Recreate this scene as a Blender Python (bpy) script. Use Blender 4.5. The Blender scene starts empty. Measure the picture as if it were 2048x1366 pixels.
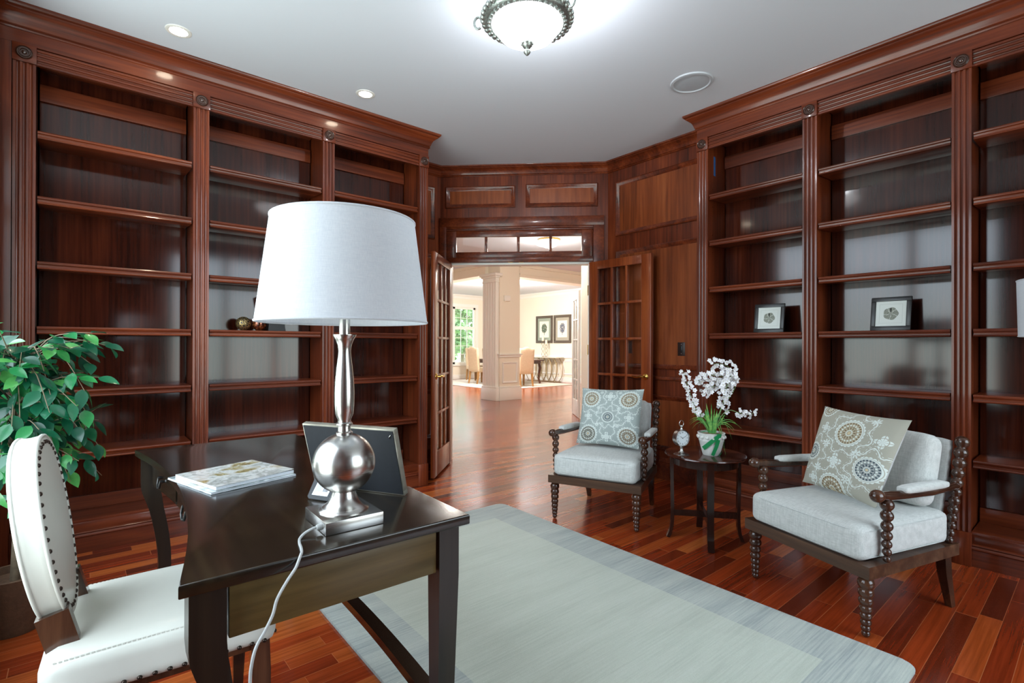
import bpy, bmesh, math, random
from math import pi, sin, cos, sqrt, radians, atan2
from mathutils import Vector, Matrix, Euler
random.seed(7)
scene = bpy.context.scene
COL = scene.collection

# ------------------------------------------------------------------ mesh builder
class MB:
    def __init__(self, T=None):
        self.bm = bmesh.new()
        self.T = T or Matrix.Identity(4)
        self.uv = None
    def _v(self, p):
        return self.bm.verts.new(self.T @ Vector(p))
    def box(self, x0, x1, y0, y1, z0, z1, bev=0.0, seg=2, M=None):
        M = M or Matrix.Identity(4)
        ps = [(x, y, z) for z in (z0, z1) for y in (y0, y1) for x in (x0, x1)]
        v = [self.bm.verts.new(self.T @ (M @ Vector(p))) for p in ps]
        fs = [(0, 2, 3, 1), (4, 5, 7, 6), (0, 1, 5, 4), (2, 6, 7, 3), (0, 4, 6, 2), (1, 3, 7, 5)]
        faces = [self.bm.faces.new([v[i] for i in f]) for f in fs]
        if bev > 0:
            es = list({e for f in faces for e in f.edges})
            bmesh.ops.bevel(self.bm, geom=es, offset=bev, segments=seg, affect='EDGES', profile=0.5)
        return self
    def prism(self, pts, z0, z1, M=None, bev=0.0, seg=2):
        """polygon pts (x, y) extruded from z0 to z1, then M"""
        M = M or Matrix.Identity(4)
        a = [self._v(M @ Vector((p[0], p[1], z0))) for p in pts]
        b = [self._v(M @ Vector((p[0], p[1], z1))) for p in pts]
        n = len(pts)
        fs = [self.bm.faces.new(list(reversed(a))), self.bm.faces.new(b)]
        rim = []
        for i in range(n):
            j = (i + 1) % n
            self.bm.faces.new([a[i], a[j], b[j], b[i]])
        if bev > 0:
            es = list({e for f in fs for e in f.edges})
            bmesh.ops.bevel(self.bm, geom=es, offset=bev, segments=seg, affect='EDGES', profile=0.5)
        return self
    def lathe(self, prof, seg=24, M=None, closed=False):
        """prof: (r, z) list"""
        M = M or Matrix.Identity(4)
        rings = []
        for r, z in prof:
            if r < 1e-6:
                rings.append([self._v(M @ Vector((0, 0, z)))])
            else:
                rings.append([self._v(M @ Vector((r * cos(2 * pi * k / seg), r * sin(2 * pi * k / seg), z))) for k in range(seg)])
        pairs = list(zip(rings, rings[1:]))
        if closed:
            pairs.append((rings[-1], rings[0]))
        for a, b in pairs:
            for k in range(seg):
                k2 = (k + 1) % seg
                if len(a) == 1 and len(b) == 1:
                    continue
                if len(a) == 1:
                    self.bm.faces.new([a[0], b[k2], b[k]])
                elif len(b) == 1:
                    self.bm.faces.new([a[k], a[k2], b[0]])
                else:
                    self.bm.faces.new([a[k], a[k2], b[k2], b[k]])
        return self
    def tube(self, pts, r, seg=8, caps=True, flat=None, up=None):
        """tube along pts; r number or list; flat=(w,h) gives a rectangular bar"""
        pts = [Vector(p) for p in pts]
        n = len(pts)
        rs = r if isinstance(r, (list, tuple)) else [r] * n
        rings = []
        N = None
        for i, p in enumerate(pts):
            t = (pts[min(i + 1, n - 1)] - pts[max(i - 1, 0)])
            t.normalize()
            if N is None or up is not None:
                u = Vector(up) if up is not None else (Vector((0, 0, 1)) if abs(t.z) < 0.9 else Vector((1, 0, 0)))
                N = (u - t * u.dot(t)); N.normalize()
            else:
                N = N - t * N.dot(t); N.normalize()
            B = t.cross(N)
            if flat:
                w, h = flat
                s = rs[i] if r else 1
                ring = [self._v(p + B * (a * w / 2 * s) + N * (b * h / 2 * s)) for a, b in ((-1, -1), (1, -1), (1, 1), (-1, 1))]
            else:
                ring = [self._v(p + (N * cos(2 * pi * k / seg) + B * sin(2 * pi * k / seg)) * rs[i]) for k in range(seg)]
            rings.append(ring)
        m = len(rings[0])
        for a, b in zip(rings, rings[1:]):
            for k in range(m):
                k2 = (k + 1) % m
                self.bm.faces.new([a[k], a[k2], b[k2], b[k]])
        if caps:
            self.bm.faces.new(list(reversed(rings[0])))
            self.bm.faces.new(rings[-1])
        return self
    def sweep(self, prof, path, closed=False, z0=0.0):
        """mitred moulding: prof (out, z) polygon, path plan points (x, y); out is to the right-hand side of travel"""
        P = [Vector((p[0], p[1])) for p in path]
        n = len(P)
        rings = []
        for i in range(n):
            if closed:
                d0 = (P[i] - P[i - 1]).normalized(); d1 = (P[(i + 1) % n] - P[i]).normalized()
            else:
                d0 = (P[i] - P[i - 1]).normalized() if i > 0 else None
                d1 = (P[i + 1] - P[i]).normalized() if i < n - 1 else None
                if d0 is None: d0 = d1
                if d1 is None: d1 = d0
            n0 = Vector((d0.y, -d0.x)); n1 = Vector((d1.y, -d1.x))
            m = (n0 + n1)
            m = m / max(1e-6, (1 + n0.dot(n1)))
            rings.append([self._v((P[i].x + m.x * o, P[i].y + m.y * o, z0 + z)) for o, z in prof])
        k = len(prof)
        rr = list(zip(rings, rings[1:]))
        if closed:
            rr.append((rings[-1], rings[0]))
        for a, b in rr:
            for j in range(k):
                j2 = (j + 1) % k
                self.bm.faces.new([a[j], b[j], b[j2], a[j2]])
        if not closed:
            self.bm.faces.new(rings[0]); self.bm.faces.new(list(reversed(rings[-1])))
        return self
    def frame(self, u0, u1, z0, z1, prof, M):
        """picture-frame moulding lying in the local u/z plane, prof (inset, height) polygon; height along local -y"""
        c = [(u0, z0, 1, 1), (u1, z0, -1, 1), (u1, z1, -1, -1), (u0, z1, 1, -1)]
        rings = [[self._v(M @ Vector((u + su * i, -h, z + sz * i))) for i, h in prof] for u, z, su, sz in c]
        k = len(prof)
        for q in range(4):
            a, b = rings[q], rings[(q + 1) % 4]
            for j in range(k):
                j2 = (j + 1) % k
                self.bm.faces.new([a[j], a[j2], b[j2], b[j]])
        return self
    def rbox(self, sx, sy, sz, r, M=None, cuts=8, bulge=(0, 0, 0), fn=None):
        """cushion: rounded box centred on the origin"""
        M = M or Matrix.Identity(4)
        tmp = bmesh.new()
        bmesh.ops.create_cube(tmp, size=2.0)
        bmesh.ops.subdivide_edges(tmp, edges=tmp.edges[:], cuts=cuts, use_grid_fill=True)
        vm = {}
        h = Vector((sx / 2, sy / 2, sz / 2))
        for v in tmp.verts:
            q = Vector(v.co)
            # denser towards the edges
            q = Vector([math.copysign(abs(c) ** 0.8, c) for c in q])
            p = Vector((q.x * h.x, q.y * h.y, q.z * h.z))
            inner = Vector([max(-(h[i] - r), min(h[i] - r, p[i])) for i in range(3)])
            d = p - inner
            if d.length > 1e-9:
                p = inner + d.normalized() * r
            u, w, t = p.x / h.x, p.y / h.y, p.z / h.z
            p.x += bulge[0] * u * (1 - w * w) * (1 - t * t)
            p.y += bulge[1] * w * (1 - u * u) * (1 - t * t)
            p.z += bulge[2] * t * (1 - u * u) * (1 - w * w)
            if fn: p = fn(p, (u, w, t))
            vm[v] = self._v(M @ p)
        for f in tmp.faces:
            self.bm.faces.new([vm[v] for v in f.verts])
        tmp.free()
        return self
    def sphere(self, c, r, seg=16, rings=10, M=None, sq=(1, 1, 1)):
        c = Vector(c)
        prof = [(r * sin(pi * i / rings), -r * cos(pi * i / rings)) for i in range(rings + 1)]
        return self.lathe(prof, seg, (M or Matrix.Identity(4)) @ Matrix.Translation(c) @ Matrix.Diagonal((*sq, 1)))
    def surf(self, f, nu, nv, uv=False, wrap=False):
        g = [[self._v(f(i / nu, j / nv)) for j in range(nv + 1)] for i in range(nu + (0 if wrap else 1))]
        L = None
        if uv:
            L = self.bm.loops.layers.uv.verify()
        for i in range(nu):
            i2 = (i + 1) % len(g) if wrap else i + 1
            for j in range(nv):
                fc = self.bm.faces.new([g[i][j], g[i2][j], g[i2][j + 1], g[i][j + 1]])
                if uv:
                    for lp, (a, b) in zip(fc.loops, ((i, j), (i + 1, j), (i + 1, j + 1), (i, j + 1))):
                        lp[L].uv = (a / nu, b / nv)
        return self
    def build(self, name, mat, parent=None, smooth=40, **props):
        bm = self.bm
        bmesh.ops.remove_doubles(bm, verts=bm.verts[:], dist=1e-6) if props.pop('weld', False) else None
        bmesh.ops.recalc_face_normals(bm, faces=bm.faces[:])
        me = bpy.data.meshes.new(name)
        bm.to_mesh(me); bm.free()
        if smooth:
            me.polygons.foreach_set('use_smooth', [True] * len(me.polygons))
            me.set_sharp_from_angle(angle=radians(smooth))
        if isinstance(mat, (list, tuple)):
            for m in mat: me.materials.append(m)
        else:
            me.materials.append(mat)
        o = bpy.data.objects.new(name, me)
        COL.objects.link(o)
        if parent is not None: o.parent = parent
        for k, v in props.items(): o[k] = v
        return o

def thing(name, label, cat, loc=(0, 0, 0), rz=0.0, group=None):
    o = bpy.data.objects.new(name, None)
    COL.objects.link(o)
    o.empty_display_size = 0.1
    o.location = loc; o.rotation_euler = (0, 0, rz)
    o['label'] = label; o['category'] = cat
    if group: o['group'] = group
    return o
def tag(o, label, cat, group=None):
    o['label'] = label; o['category'] = cat
    if group: o['group'] = group
    return o
def structure(o):
    o['kind'] = 'structure'; return o
def anchor(name, loc=(0, 0, 0), rz=0.0):
    o = bpy.data.objects.new(name, None); COL.objects.link(o)
    o.location = loc; o.rotation_euler = (0, 0, rz); o['kind'] = 'structure'
    return o
def dup(root, loc, rz, label, group=None):
    r = root.copy(); COL.objects.link(r); r.location = loc; r.rotation_euler = (0, 0, rz)
    r['label'] = label
    if group: r['group'] = group
    for ch in list(root.children):
        c = ch.copy(); COL.objects.link(c); c.parent = r
        for g in ch.children:
            d = g.copy(); COL.objects.link(d); d.parent = c
    return r
def Tr(x, y, z): return Matrix.Translation((x, y, z))
def Rx(a): return Matrix.Rotation(a, 4, 'X')
def Ry(a): return Matrix.Rotation(a, 4, 'Y')
def Rz(a): return Matrix.Rotation(a, 4, 'Z')
def align(d):
    """matrix whose Z goes along d"""
    return Vector(d).to_track_quat('Z', 'Y').to_matrix().to_4x4()

# ------------------------------------------------------------------ materials
class NT:
    def __init__(self, name):
        self.m = bpy.data.materials.new(name); self.m.use_nodes = True
        self.t = self.m.node_tree; self.t.nodes.clear()
        self.out = self.t.nodes.new('ShaderNodeOutputMaterial')
    def n(self, typ, **kw):
        x = self.t.nodes.new('ShaderNode' + typ)
        for k, v in kw.items():
            if k == 'inp':
                for a, b in v.items(): self.set(x, a, b)
            else: setattr(x, k, v)
        return x
    def set(self, node, key, val):
        s = node.inputs[key]
        if isinstance(val, bpy.types.NodeSocket): self.t.links.new(val, s)
        elif isinstance(val, bpy.types.Node): self.t.links.new(val.outputs[0], s)
        else: s.default_value = val
    def math(self, op, a, b=None, c=None, clamp=False):
        x = self.t.nodes.new('ShaderNodeMath'); x.operation = op; x.use_clamp = clamp
        self.set(x, 0, a)
        if b is not None: self.set(x, 1, b)
        if c is not None: self.set(x, 2, c)
        return x.outputs[0]
    def mix(self, f, a, b, typ='MIX'):
        x = self.t.nodes.new('ShaderNodeMix'); x.data_type = 'RGBA'; x.blend_type = typ
        self.set(x, 0, f); self.set(x, 6, a); self.set(x, 7, b)
        return x.outputs[2]
    def ramp(self, f, stops, interp='LINEAR'):
        x = self.t.nodes.new('ShaderNodeValToRGB'); x.color_ramp.interpolation = interp
        e = x.color_ramp.elements
        while len(e) < len(stops): e.new(0.5)
        for i, (p, c) in enumerate(stops):
            e[i].position = p; e[i].color = (*c, 1) if len(c) == 3 else c
        self.set(x, 0, f)
        return x.outputs[0]
    def coord(self, kind='Object'):
        return self.n('TexCoord').outputs[kind]
    def mapping(self, v, scale=(1, 1, 1), loc=(0, 0, 0), rot=(0, 0, 0)):
        x = self.n('Mapping'); self.set(x, 'Vector', v)
        x.inputs['Scale'].default_value = scale; x.inputs['Location'].default_value = loc; x.inputs['Rotation'].default_value = rot
        return x.outputs[0]
    def noise(self, v, scale=5, detail=4, rough=0.5, dist=0.0):
        x = self.n('TexNoise'); self.set(x, 'Vector', v)
        x.inputs['Scale'].default_value = scale; x.inputs['Detail'].default_value = detail
        x.inputs['Roughness'].default_value = rough; x.inputs['Distortion'].default_value = dist
        return x.outputs[0]
    def bump(self, h, strength=0.2, dist=0.01):
        x = self.n('Bump'); self.set(x, 'Height', h)
        x.inputs['Strength'].default_value = strength; x.inputs['Distance'].default_value = dist
        return x.outputs[0]
    def principled(self, **kw):
        x = self.n('BsdfPrincipled')
        for k, v in kw.items():
            self.set(x, k.replace('_', ' '), v)
        self.t.links.new(x.outputs[0], self.out.inputs[0])
        return self.m

def C(*rgb):
    """sRGB 0-255 to linear rgba"""
    def l(c):
        c /= 255.0
        return c / 12.92 if c <= 0.04045 else ((c + 0.055) / 1.055) ** 2.4
    return (l(rgb[0]), l(rgb[1]), l(rgb[2]), 1.0)

def wood(name, dark, mid, light, axis='Z', rough=0.34, coat=0.38, coat_rough=0.10, fine=60.0, spec=0.3, bumps=0.03, coat_ior=1.5):
    g = NT(name)
    co = g.coord('Object')
    s = {'X': (1.6, fine, fine), 'Y': (fine, 1.6, fine), 'Z': (fine, fine, 1.6)}[axis]
    s2 = {'X': (0.9, 7, 7), 'Y': (7, 0.9, 7), 'Z': (7, 7, 0.9)}[axis]
    a = g.noise(g.mapping(co, s), 1.0, 5, 0.6)
    b = g.noise(g.mapping(co, s2), 1.0, 3, 0.5, 0.6)
    f = g.math('ADD', g.math('MULTIPLY', a, 0.45), g.math('MULTIPLY', b, 0.55))
    col = g.ramp(f, [(0.33, dark[:3]), (0.5, mid[:3]), (0.68, light[:3])])
    return g.principled(Base_Color=col, Roughness=rough, Coat_Weight=coat, Coat_Roughness=coat_rough, Coat_IOR=coat_ior,
                        Specular_IOR_Level=spec, Normal=g.bump(a, bumps, 0.002))

def plain(name, col, rough=0.5, metal=0.0, spec=0.5, coat=0.0, noise=0.0, nscale=30, bump=0.0, sheen=0.0):
    g = NT(name)
    kw = dict(Roughness=rough, Metallic=metal, Specular_IOR_Level=spec, Coat_Weight=coat)
    nz = None
    if noise or bump:
        nz = g.noise(g.coord('Object'), nscale, 4, 0.55)
    if noise:
        d = tuple(c * (1 - noise) for c in col[:3]); l = tuple(min(1, c * (1 + noise)) for c in col[:3])
        kw['Base_Color'] = g.ramp(nz, [(0.3, d), (0.7, l)])
    else:
        kw['Base_Color'] = col
    if bump: kw['Normal'] = g.bump(nz, bump, 0.003)
    if sheen: kw['Sheen_Weight'] = sheen
    return g.principled(**kw)

def emit(name, col, strength):
    g = NT(name)
    e = g.n('Emission'); e.inputs[0].default_value = col; e.inputs[1].default_value = strength
    g.t.links.new(e.outputs[0], g.out.inputs[0])
    return g.m

def fabric(name, c1, c2, scale=260, rough=0.9, bump=0.25):
    g = NT(name)
    co = g.coord('Object')
    w1 = g.noise(g.mapping(co, (scale, scale * 0.12, scale * 0.12)), 1, 2, 0.6)
    w2 = g.noise(g.mapping(co, (scale * 0.12, scale, scale)), 1, 2, 0.6)
    f = g.math('ADD', g.math('MULTIPLY', w1, 0.5), g.math('MULTIPLY', w2, 0.5))
    col = g.ramp(f, [(0.35, c1[:3]), (0.65, c2[:3])])
    return g.principled(Base_Color=col, Roughness=rough, Specular_IOR_Level=0.2, Sheen_Weight=0.15, Normal=g.bump(f, bump, 0.002))

def glass_mat(name, tint=(1, 1, 1, 1), refl=0.09):
    g = NT(name)
    tr = g.n('BsdfTransparent'); tr.inputs[0].default_value = tint
    gl = g.n('BsdfGlossy'); gl.inputs['Roughness'].default_value = 0.02
    fr = g.n('LayerWeight'); fr.inputs['Blend'].default_value = 0.25
    f = g.math('ADD', g.math('MULTIPLY', fr.outputs['Fresnel'], 0.6), refl * 0.5, clamp=True)
    mx = g.n('MixShader'); g.set(mx, 0, f)
    g.t.links.new(tr.outputs[0], mx.inputs[1]); g.t.links.new(gl.outputs[0], mx.inputs[2])
    g.t.links.new(mx.outputs[0], g.out.inputs[0])
    return g.m

CH_D, CH_M, CH_L = C(58, 22, 10), C(99, 41, 19), C(134, 63, 31)
M_wz = wood('cherry_vertical_grain', CH_D, CH_M, CH_L, 'Z')
M_wx = wood('cherry_horizontal_grain', CH_D, CH_M, CH_L, 'X')
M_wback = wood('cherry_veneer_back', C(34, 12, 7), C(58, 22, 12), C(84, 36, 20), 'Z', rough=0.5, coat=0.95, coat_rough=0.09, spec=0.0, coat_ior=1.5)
M_wy = wood('cherry_cross_grain', CH_D, CH_M, CH_L, 'Y')
M_door = wood('cherry_door_grain', C(84, 34, 14), C(128, 58, 26), C(158, 82, 40), 'Z', rough=0.3)
M_desk = wood('espresso_desk_wood', C(18, 13, 8), C(28, 21, 13), C(42, 33, 20), 'Y', rough=0.22, coat=0.5, coat_rough=0.12, fine=45)
M_deskz = wood('espresso_desk_leg_wood', C(18, 13, 9), C(28, 21, 14), C(40, 31, 20), 'Z', rough=0.32, coat=0.25, coat_rough=0.2, fine=45)
M_deskx = wood('espresso_apron_lit_wood', C(52, 42, 22), C(84, 68, 38), C(112, 92, 54), 'X', rough=0.35, coat=0.2, coat_rough=0.2, fine=30)  # light falling on the side aprons is put into this paler colour
M_spool = wood('walnut_spool_wood', C(34, 19, 13), C(58, 35, 24), C(88, 56, 38), 'Z', rough=0.22, coat=0.6, coat_rough=0.1, fine=40)
M_spoolx = wood('walnut_rail_wood', C(44, 28, 20), C(72, 48, 34), C(102, 72, 52), 'X', rough=0.3, coat=0.3, fine=40)
M_table = wood('mahogany_side_table_wood', C(34, 15, 11), C(56, 26, 18), C(80, 40, 27), 'X', rough=0.2, coat=0.6, coat_rough=0.1, fine=30)
M_tablez = wood('mahogany_side_table_leg_wood', C(26, 13, 10), C(42, 22, 16), C(60, 33, 24), 'Z', rough=0.25, coat=0.5, fine=40)
M_oak = wood('honey_oak_leg_wood', C(120, 84, 44), C(156, 114, 66), C(180, 138, 86), 'Z', rough=0.45, coat=0.1)
M_darktable = wood('dark_dining_wood', C(50, 28, 20), C(78, 46, 32), C(100, 62, 44), 'X', rough=0.25, coat=0.4)
M_ceil = plain('matt_ceiling_paint', C(218, 223, 232), 0.9, spec=0.2, bump=0.06, nscale=220)
M_cream = plain('cream_wall_paint', C(240, 232, 216), 0.75, spec=0.25, bump=0.03, nscale=180)
M_white = plain('white_gloss_trim_paint', C(240, 238, 232), 0.35)
M_linen = fabric('pale_linen', C(184, 187, 183), C(211, 213, 209))
M_linen2 = fabric('pale_linen_back', C(176, 179, 176), C(200, 203, 200))
M_leather = plain('cream_leather', C(202, 202, 192), 0.38, spec=0.5, coat=0.15, noise=0.03, nscale=9, bump=0.05)
M_tan = fabric('oatmeal_linen', C(190, 168, 138), C(214, 194, 164), 180)
M_nickel = NT('brushed_nickel')
def _nickel(g):
    co = g.coord('Object')
    n1 = g.noise(g.mapping(co, (2, 2, 900)), 1, 2, 0.6)
    return g.principled(Base_Color=C(196, 194, 190), Metallic=1.0, Roughness=g.math('ADD', g.math('MULTIPLY', n1, 0.08), 0.22), Normal=g.bump(n1, 0.02, 0.0004))
M_nickel = _nickel(M_nickel)
M_chrome = plain('polished_chrome', C(214, 214, 214), 0.12, metal=1.0)
M_brass = plain('polished_brass', C(214, 172, 92), 0.18, metal=1.0)
M_bronze = plain('dark_bronze', C(58, 48, 42), 0.28, metal=0.85, noise=0.15, nscale=90)
M_pewter = plain('antique_pewter', C(176, 182, 178), 0.38, metal=0.9, noise=0.35, nscale=160, bump=0.4)
M_gold = plain('champagne_gold_metal', C(168, 148, 112), 0.4, metal=0.6)
M_black = plain('black_lacquer', C(20, 19, 19), 0.35, noise=0.1)
M_blackboard = plain('black_backing_board', C(24, 27, 32), 0.6, noise=0.15, nscale=60)
M_shade = None
def _shade():
    g = NT('white_linen_shade')
    co = g.coord('Object')
    a = g.noise(g.mapping(co, (40, 40, 900)), 1, 2, 0.6); b = g.noise(g.mapping(co, (700, 700, 30)), 1, 2, 0.6)
    f = g.math('ADD', g.math('MULTIPLY', a, 0.5), g.math('MULTIPLY', b, 0.5))
    col = g.ramp(f, [(0.3, C(208, 213, 221)[:3]), (0.7, C(234, 237, 241)[:3])])
    p = g.n('BsdfPrincipled'); g.set(p, 'Base Color', col); g.set(p, 'Roughness', 0.9); g.set(p, 'Specular IOR Level', 0.1)
    tl = g.n('BsdfTranslucent'); tl.inputs[0].default_value = C(236, 236, 236)
    mx = g.n('MixShader'); mx.inputs[0].default_value = 0.3
    g.t.links.new(p.outputs[0], mx.inputs[1]); g.t.links.new(tl.outputs[0], mx.inputs[2]); g.t.links.new(mx.outputs[0], g.out.inputs[0])
    return g.m
M_shade = _shade()
M_glass = glass_mat('clear_pane_glass')
M_framewhite = plain('mat_board_white', C(226, 230, 224), 0.8, spec=0.2)

def _floor():
    g = NT('hardwood_strip_floor')
    co = g.coord('Object')
    sp = g.n('SeparateXYZ'); g.set(sp, 0, co)
    x, y = sp.outputs[0], sp.outputs[1]
    W, Lh = 0.0762, 0.78
    yr = g.math('DIVIDE', y, W)
    row = g.math('FLOOR', yr)
    fy = g.math('SUBTRACT', yr, row)
    wn = g.n('TexWhiteNoise', noise_dimensions='1D'); g.set(wn, 'W', row)
    xr = g.math('ADD', g.math('DIVIDE', x, Lh), g.math('MULTIPLY', wn.outputs[0], 7.31))
    # uneven board lengths
    xr = g.math('ADD', xr, g.math('MULTIPLY', g.math('SINE', g.math('ADD', g.math('MULTIPLY', xr, 2.1), row)), 0.22))
    colm = g.math('FLOOR', xr)
    fx = g.math('SUBTRACT', xr, colm)
    cv = g.n('CombineXYZ'); g.set(cv, 0, row); g.set(cv, 1, colm)
    w2 = g.n('TexWhiteNoise', noise_dimensions='2D'); g.set(w2, 'Vector', cv.outputs[0])
    tone = w2.outputs[0]
    base = g.ramp(tone, [(0.0, C(94, 34, 16)[:3]), (0.3, C(132, 48, 21)[:3]), (0.6, C(154, 60, 26)[:3]), (0.85, C(172, 80, 35)[:3]), (1.0, C(188, 102, 48)[:3])])
    off = g.n('CombineXYZ'); g.set(off, 0, g.math('MULTIPLY', tone, 31.0)); g.set(off, 1, g.math('MULTIPLY', tone, 17.0))
    vadd = g.n('VectorMath', operation='ADD'); g.set(vadd, 0, co); g.set(vadd, 1, off.outputs[0])
    gr = g.noise(g.mapping(vadd.outputs[0], (2.2, 60, 1)), 1, 5, 0.6, 0.2)
    grain = g.ramp(gr, [(0.3, (0.62, 0.58, 0.55)), (0.7, (1.15, 1.12, 1.1))])
    col = g.mix(1.0, base, grain, 'MULTIPLY')
    sy = g.math('LESS_THAN', fy, 0.028)
    sx = g.math('LESS_THAN', fx, 0.003)
    seam = g.math('MAXIMUM', sy, sx)
    col = g.mix(g.math('MULTIPLY', seam, 0.55), col, C(196, 120, 76))
    rg = g.math('ADD', g.math('MULTIPLY', gr, 0.10), 0.17)
    edge = g.math('MINIMUM', g.math('MULTIPLY', fy, 12.0), 1.0)
    return g.principled(Base_Color=col, Roughness=rg, Coat_Weight=0.35, Coat_Roughness=0.16, Specular_IOR_Level=0.5,
                        Normal=g.bump(g.math('ADD', g.math('MULTIPLY', edge, 0.6), g.math('MULTIPLY', gr, 0.25)), 0.12, 0.002))
M_floor = _floor()

def _rug():
    g = NT('hand_loomed_wool')
    co = g.coord('Object')
    sp = g.n('SeparateXYZ'); g.set(sp, 0, co)
    ax = g.math('ABSOLUTE', sp.outputs[0]); ay = g.math('ABSOLUTE', sp.outputs[1])
    border = g.math('MAXIMUM', g.math('GREATER_THAN', ax, 0.555), g.math('GREATER_THAN', ay, 1.03))
    st = g.noise(g.mapping(co, (3.4, 120, 1)), 1, 5, 0.7)
    st2 = g.noise(g.mapping(co, (1.2, 9, 1)), 1, 3, 0.5)
    fine = g.noise(co, 420, 2, 0.6)
    f = g.math('ADD', g.math('MULTIPLY', st, 0.6), g.math('MULTIPLY', st2, 0.4))
    cb = g.ramp(f, [(0.36, C(154, 163, 162)[:3]), (0.5, C(183, 191, 184)[:3]), (0.64, C(202, 208, 198)[:3])])
    cf = g.ramp(f, [(0.32, C(184, 192, 178)[:3]), (0.5, C(199, 206, 192)[:3]), (0.68, C(208, 214, 202)[:3])])
    col = g.mix(border, cf, cb)
    col = g.mix(0.25, col, g.ramp(fine, [(0.3, (0.6, 0.6, 0.6)), (0.7, (1.1, 1.1, 1.1))]), 'MULTIPLY')
    return g.principled(Base_Color=col, Roughness=0.95, Specular_IOR_Level=0.1, Sheen_Weight=0.2, Normal=g.bump(g.math('ADD', fine, g.math('MULTIPLY', st, 0.5)), 0.5, 0.004))
M_rug = _rug()
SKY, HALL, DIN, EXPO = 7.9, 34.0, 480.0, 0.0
# ------------------------------------------------------------------ room shell
ZC = 3.05
YA, XB = 3.8625, 3.7564          # front planes of the two bookcases
YB = -2.2                       # wall behind the camera
YW, XW = 4.507, 4.07             # left and right wall planes
TD = Matrix.Translation((3.46, 3.90, 0)) @ Rz(radians(-45))   # door wall frame: x along the wall, y into the hall

structure(MB().box(-0.5, 12.45, -2.35, 15.45, -0.08, 0.0).build('floor', M_floor, smooth=0))
structure(MB().box(-0.5, 12.45, -2.35, 15.45, ZC, ZC + 0.1).build('ceiling', M_ceil, smooth=0))

# wall with windows behind the visitor chair side (beside the camera) and behind the camera
def wall_with_opening(name, mat, T, L, openings, thick=0.12):
    """wall along local x from 0..L, room side at y=0, outwards +y; openings (x0,x1,z0,z1)"""
    m = MB(T)
    xs = 0.0
    for (a, b, z0, z1) in openings:
        m.box(xs, a, 0, thick, 0, ZC)
        if z0 > 0: m.box(a, b, 0, thick, 0, z0)
        if z1 < ZC: m.box(a, b, 0, thick, z1, ZC)
        xs = b
    m.box(xs, L, 0, thick, 0, ZC)
    return structure(m.build(name, mat, smooth=0))

TB = Tr(XW, YB, 0) @ Rz(pi)            # back wall, local x from the right wall to the left
wall_with_opening('wall_back', M_wz, TB, XW + 0.37, [(XW - 3.75, XW - 1.20, 0.45, 2.82)])
TL_ = Tr(-0.37, YB, 0) @ Rz(pi / 2)     # exterior side wall, local x along +Y
wall_with_opening('wall_side', M_wz, TL_, 6.75, [(3.05, 5.65, 0.45, 2.82)])
structure(MB().box(XW, XW + 0.12, YB, 3.30, 0, ZC).build('wall_right', M_wz, smooth=0))
structure(MB().box(-0.37, 2.86, YW, YW + 0.12, 0, ZC).build('wall_left', M_wz, smooth=0))

# diagonal wall with the double door and transom
t0, t1 = -0.863, 0.863
oL, oR, zd = -0.772, 0.690, 2.067
wd = MB(TD)
wd.box(t0 - 0.05, oL, 0, 0.13, 0, 2.12).box(oR, t1 + 0.05, 0, 0.13, 0, 2.12)
wd.box(t0 - 0.05, -0.80, 0, 0.13, 2.12, 2.40).box(0.715, t1 + 0.05, 0, 0.13, 2.12, 2.40)
wd.box(t0 - 0.05, t1 + 0.05, 0, 0.13, 2.40, ZC)
wd.box(oL, oR, 0, 0.13, zd, 2.12)
structure(wd.build('wall_door', M_wz, smooth=0))
structure(MB(TD).box(-1.6, oL - 0.0, 0.131, 0.15, 0, ZC).box(oR, 1.6, 0.131, 0.15, 0, ZC).box(oL, oR, 0.131, 0.15, 2.40, ZC).box(oL, oR, 0.131, 0.15, zd + 0.002, 2.12)
          .build('wall_hall', M_cream, smooth=0))
# jamb lining, white on the hall side
structure(MB(TD).box(oL - 0.001, oL + 0.018, 0.035, 0.16, 0, zd).box(oR - 0.018, oR + 0.001, 0.035, 0.16, 0, zd).box(oL, oR, 0.035, 0.16, zd - 0.018, zd).build('trim_1', M_white, smooth=0))
# wooden casing round door and transom
cs = MB(TD)
cs.box(-0.862, -0.790, -0.028, 0.0, 0, 2.527, 0.004).box(0.715, 0.822, -0.028, 0.0, 0, 2.527, 0.004)
cs.box(-0.862, 0.822, -0.030, 0.0, 2.43, 2.527, 0.004)
cs.box(-0.80, 0.715, -0.020, 0.0, 2.412, 2.432, 0.004)
cs.box(-0.80, 0.715, -0.016, 0.03, 2.069, 2.118, 0.004)
structure(cs.build('trim_2', M_wx, smooth=30))
structure(MB(TD).box(-0.792, -0.772, -0.016, 0.03, 0, 2.07, 0.003).box(0.690, 0.716, -0.016, 0.03, 0, 2.07, 0.003).build('trim_3', M_wz, smooth=30))
# strike plates under the head
sp_ = MB(TD)
sp_.box(-0.15, -0.10, 0.0, 0.03, 2.0655, 2.0685).box(-0.04, 0.01, 0.0, 0.03, 2.0655, 2.0685)
sp_ = structure(sp_.build('trim_4', M_brass, smooth=0))
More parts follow.
